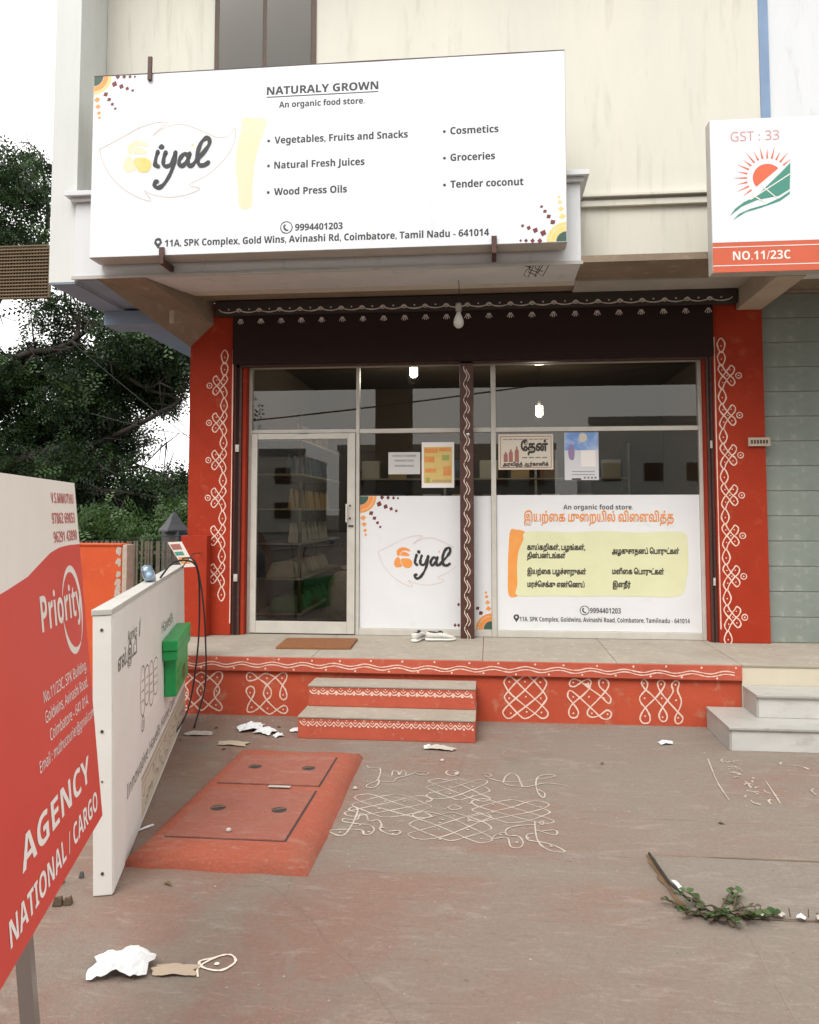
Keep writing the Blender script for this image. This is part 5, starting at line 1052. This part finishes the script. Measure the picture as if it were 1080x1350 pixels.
for pts, Y_, rs in limbs:
    P = [px(x + random.uniform(-3, 3), y, Y_ + random.uniform(-.4, .4)) for x, y in pts]
    Q = smooth3(P, 4); rs = [q * .72 for q in rs]; rr = list(np.interp(np.linspace(0, 1, len(Q)), np.linspace(0, 1, len(rs)), rs)); tw.tube(Q, rr, 8)
    for i in range(2, len(Q), 2):
        for _ in range(2):
            s0 = Vector(Q[i]); v = Vector((random.gauss(.3, 1), random.gauss(0, 1), random.gauss(.1, 1))).normalized() * random.uniform(.4, 1.1)
            m_ = s0 + v * .5 + Vector((0, 0, random.uniform(-.15, .15))); e = s0 + v + Vector((0, 0, random.uniform(-.3, .1)))
            tw.tube([s0, m_, e], [min(.03, rr[i] * .4), .016, .007], 5)
            for _ in range(2):
                v2 = Vector((random.gauss(0, 1), random.gauss(0, 1), random.gauss(-.2, 1))).normalized() * .45; tw.tube([m_, m_ + v2 * .5, m_ + v2], [.011, .008, .004], 4)
part('trunk', tw, 'bark', bt, smooth=True)
rg = np.random.default_rng(3)
cl = [(35, 255, 40, 110), (20, 310, 40, 120), (45, 215, 22, 40), (0, 230, 50, 160), (-40, 300, 70, 300),
      (75, 425, 45, 60), (60, 395, 30, 40), (120, 410, 34, 50), (155, 430, 30, 90), (190, 455, 36, 160), (110, 490, 40, 150), (40, 490, 40, 130), (85, 460, 30, 50),
      (220, 480, 42, 260), (180, 505, 42, 260), (235, 455, 30, 120), (150, 470, 30, 90), (110, 530, 52, 330), (60, 565, 55, 380), (150, 575, 42, 240), (215, 522, 30, 130),
      (105, 625, 58, 420), (55, 650, 52, 380), (235, 640, 28, 120), (195, 655, 42, 260), (160, 680, 42, 280), (20, 500, 50, 200), (15, 610, 65, 380), (230, 690, 30, 160), (110, 690, 50, 330), (60, 470, 25, 40),
      (-60, 520, 90, 500), (-60, 640, 90, 500), (-160, 460, 100, 500), (-200, 560, 110, 500)]
S = np.concatenate([clump(x, y, 15.3 + rg.uniform(-.7, .9), r, int(n * 3.2), rg) for x, y, r, n in cl])
cr = link('crown', leaves_mesh('crown', S - np.array(bt.location), 9, .055, 5), 'leaf_dark', bt); cr.data.materials.append(MATS['leaf_mid'])
# leafy bushes beyond the fence
for i, (x, y, Y_, r, n, lab) in enumerate(((125, 690, 11.5, 48, 700, 'mid green bush above the orange wall, nearest the red board'), (195, 700, 11.0, 40, 620, 'mid green bush behind the iron fence, left of the grey post'), (250, 690, 12.5, 46, 620, 'green bush behind the grey post beside the red pillar'), (70, 715, 11.8, 55, 600, 'low green bush behind the courier board'))):
    c = px(x, y, Y_); o = thing('leafy_bush', lab, 'bush', (c[0], Y_, 0), group='bushes beyond the wall')
    rb = np.random.default_rng(20 + i); pts = [clump(x + rb.uniform(-20, 20), y + rb.uniform(-12, 60), Y_ + rb.uniform(-.3, .3), r * rb.uniform(.5, .9), n // 4, rb) for _ in range(6)]
    P = np.concatenate(pts); P = P[P[:, 2] > .05]
    link('foliage', leaves_mesh('foliage', P - np.array(o.location), 7, .05, 30 + i), 'leaf_mid', o).data.materials.append(MATS['leaf_weed'])
    mb = MB()
    for q in range(7): mb.tube([(0, 0, 0), (random.uniform(-.2, .2), random.uniform(-.2, .2), .6), (random.uniform(-.5, .5), random.uniform(-.3, .3), 1.3)], [.02, .014, .006], 5)
    part('stems', mb, 'twig', o, world=False)
# gridded panel high at the left
lp = thing('lattice_hoarding', 'brown gridded panel high up beside the tree at the left edge', 'hoarding', (-6.6, 11.5, 0))
x0, x1 = px(-60, 0, 11.5)[0], px(73, 0, 11.5)[0]; z0, z1 = px(0, 393, 11.5)[2], px(0, 325, 11.5)[2]
part('backing', MB().box(x0, x1, 11.56, 11.60, z0, z1), 'lattice_back', lp)
mb = MB()
for i in range(36): x = x0 + (x1 - x0) * i / 35; mb.box(x - .011, x + .011, 11.52, 11.559, z0, z1)
part('upright_bars', mb, 'lattice_brown', lp); mb = MB()
for i in range(17): z = z0 + (z1 - z0) * i / 16; mb.box(x0, x1, 11.50, 11.519, z - .009, z + .009)
part('cross_bars', mb, 'lattice_brown', lp)
for x in (x0 + .1,): part('post', MB().box(x, x + .12, 11.602, 11.72, 0, z1), 'lattice_back', lp)
# overhead lines
def line(label, a, b, sag, r=.012):
    pts = [tuple(np.array(a) * (1 - t) + np.array(b) * t - np.array([0, 0, sag * 4 * t * (1 - t)])) for t in np.linspace(0, 1, 14)]
    solo('overhead_wire', MB().tube(pts, r, 5), 'rubber', label, 'wire', a, 'overhead wires')
line('dark wire sloping down through the tree toward the red pillar', px(60, 420, 13), px(260, 585, 13.4), .05, .007)
line('nearly level dark wire in the sky gap beside the red pillar', px(120, 545, 13.5), px(300, 580, 13.6), .06, .007)

# ================================================================== across the street (seen only in the glass)
fo = thing('flyover', 'concrete flyover on a pier across the street, mirrored in the glass', 'flyover', (0, -17, 0))
part('deck', MB().box(-60, 60, -22, -6.5, 7.6, 9.2), 'concrete_far', fo); part('parapet', MB().box(-60, 60, -22.2, -22.001, 9.0, 10.1), 'concrete_far', fo); part('parapet', MB().box(-60, 60, -6.499, -6.3, 9.0, 10.1), 'concrete_far', fo)  # inferred deck, widened toward the shop to block sky and deepen the shade
for x in (-38, -3.6, 34): part('pier', MB().box(x - .65, x + .65, -15.2, -13.8, 0, 7.59), 'concrete_far', fo, bevel=.1)
def far_house(label, x0, x1, y1, h, m, nst):
    o = thing('street_building', label, 'building', ((x0 + x1) / 2, y1, -.05))
    part('wall', MB().box(x0, x1, y1 - 10, y1, -.05, h), m, o); part('parapet', MB().box(x0 - .15, x1 + .15, y1 - .2, y1 + .15, h + .001, h + .6), 'concrete_far', o)
    wm = MB().box(-.7, .7, -.04, .04, -.7, .7).mesh('window'); wm.materials.append(MATS['wood_dark']); nx = max(2, int((x1 - x0) / 3.2))
    for s_ in range(nst):
        for i in range(nx): link('window', wm, None, o, (x0 + (i + .5) * (x1 - x0) / nx - (x0 + x1) / 2, .03, 1.9 + s_ * 3))
far_house('cream two storey building across the street, mirrored left in the glass', -34, -16, -52, 6.6, 'cream_wall', 2)
far_house('grey two storey building across the street, mirrored mid glass', -14, 6, -58, 7.4, 'concrete_far', 2)
far_house('pale long building across the street, mirrored right in the glass', 8, 40, -48, 8.6, 'pale_wall', 2)
rt = thing('roadside_tree', 'tree across the street mirrored at the left of the glass', 'tree', (-9.5, -5.2, -.05))
part('trunk', MB().tube([(-9.5, -5.2, -.05), (-9.4, -5.2, 2), (-9.6, -5.3, 4.2), (-9.2, -5.2, 6.2)], [.22, .18, .14, .08], 8).tube([(-9.5, -5.2, 3.4), (-8.6, -5.0, 4.6), (-8.0, -5.1, 6)], [.12, .09, .05], 6), 'bark', rt, smooth=True)
rg2 = np.random.default_rng(9); P = np.concatenate([np.array([-9.3 + a, -5.2 + b, 5 + c]) + rg2.normal(size=(260, 3)) * .75 for a, b, c in ((0, 0, 1), (1.2, 0, 0), (-1.2, .4, .3), (.6, -.6, 1.8), (-.4, .5, -.6), (1.6, .3, 1.2))])
link('crown', leaves_mesh('crown', P - np.array(rt.location), 7, .09, 77), 'leaf_dark', rt).data.materials.append(MATS['leaf_mid'])
line('dark wire across the street mirrored in the upper glass', (-9.4, -5.0, 3.9), (9, -5.0, 6.2), .25, .022)
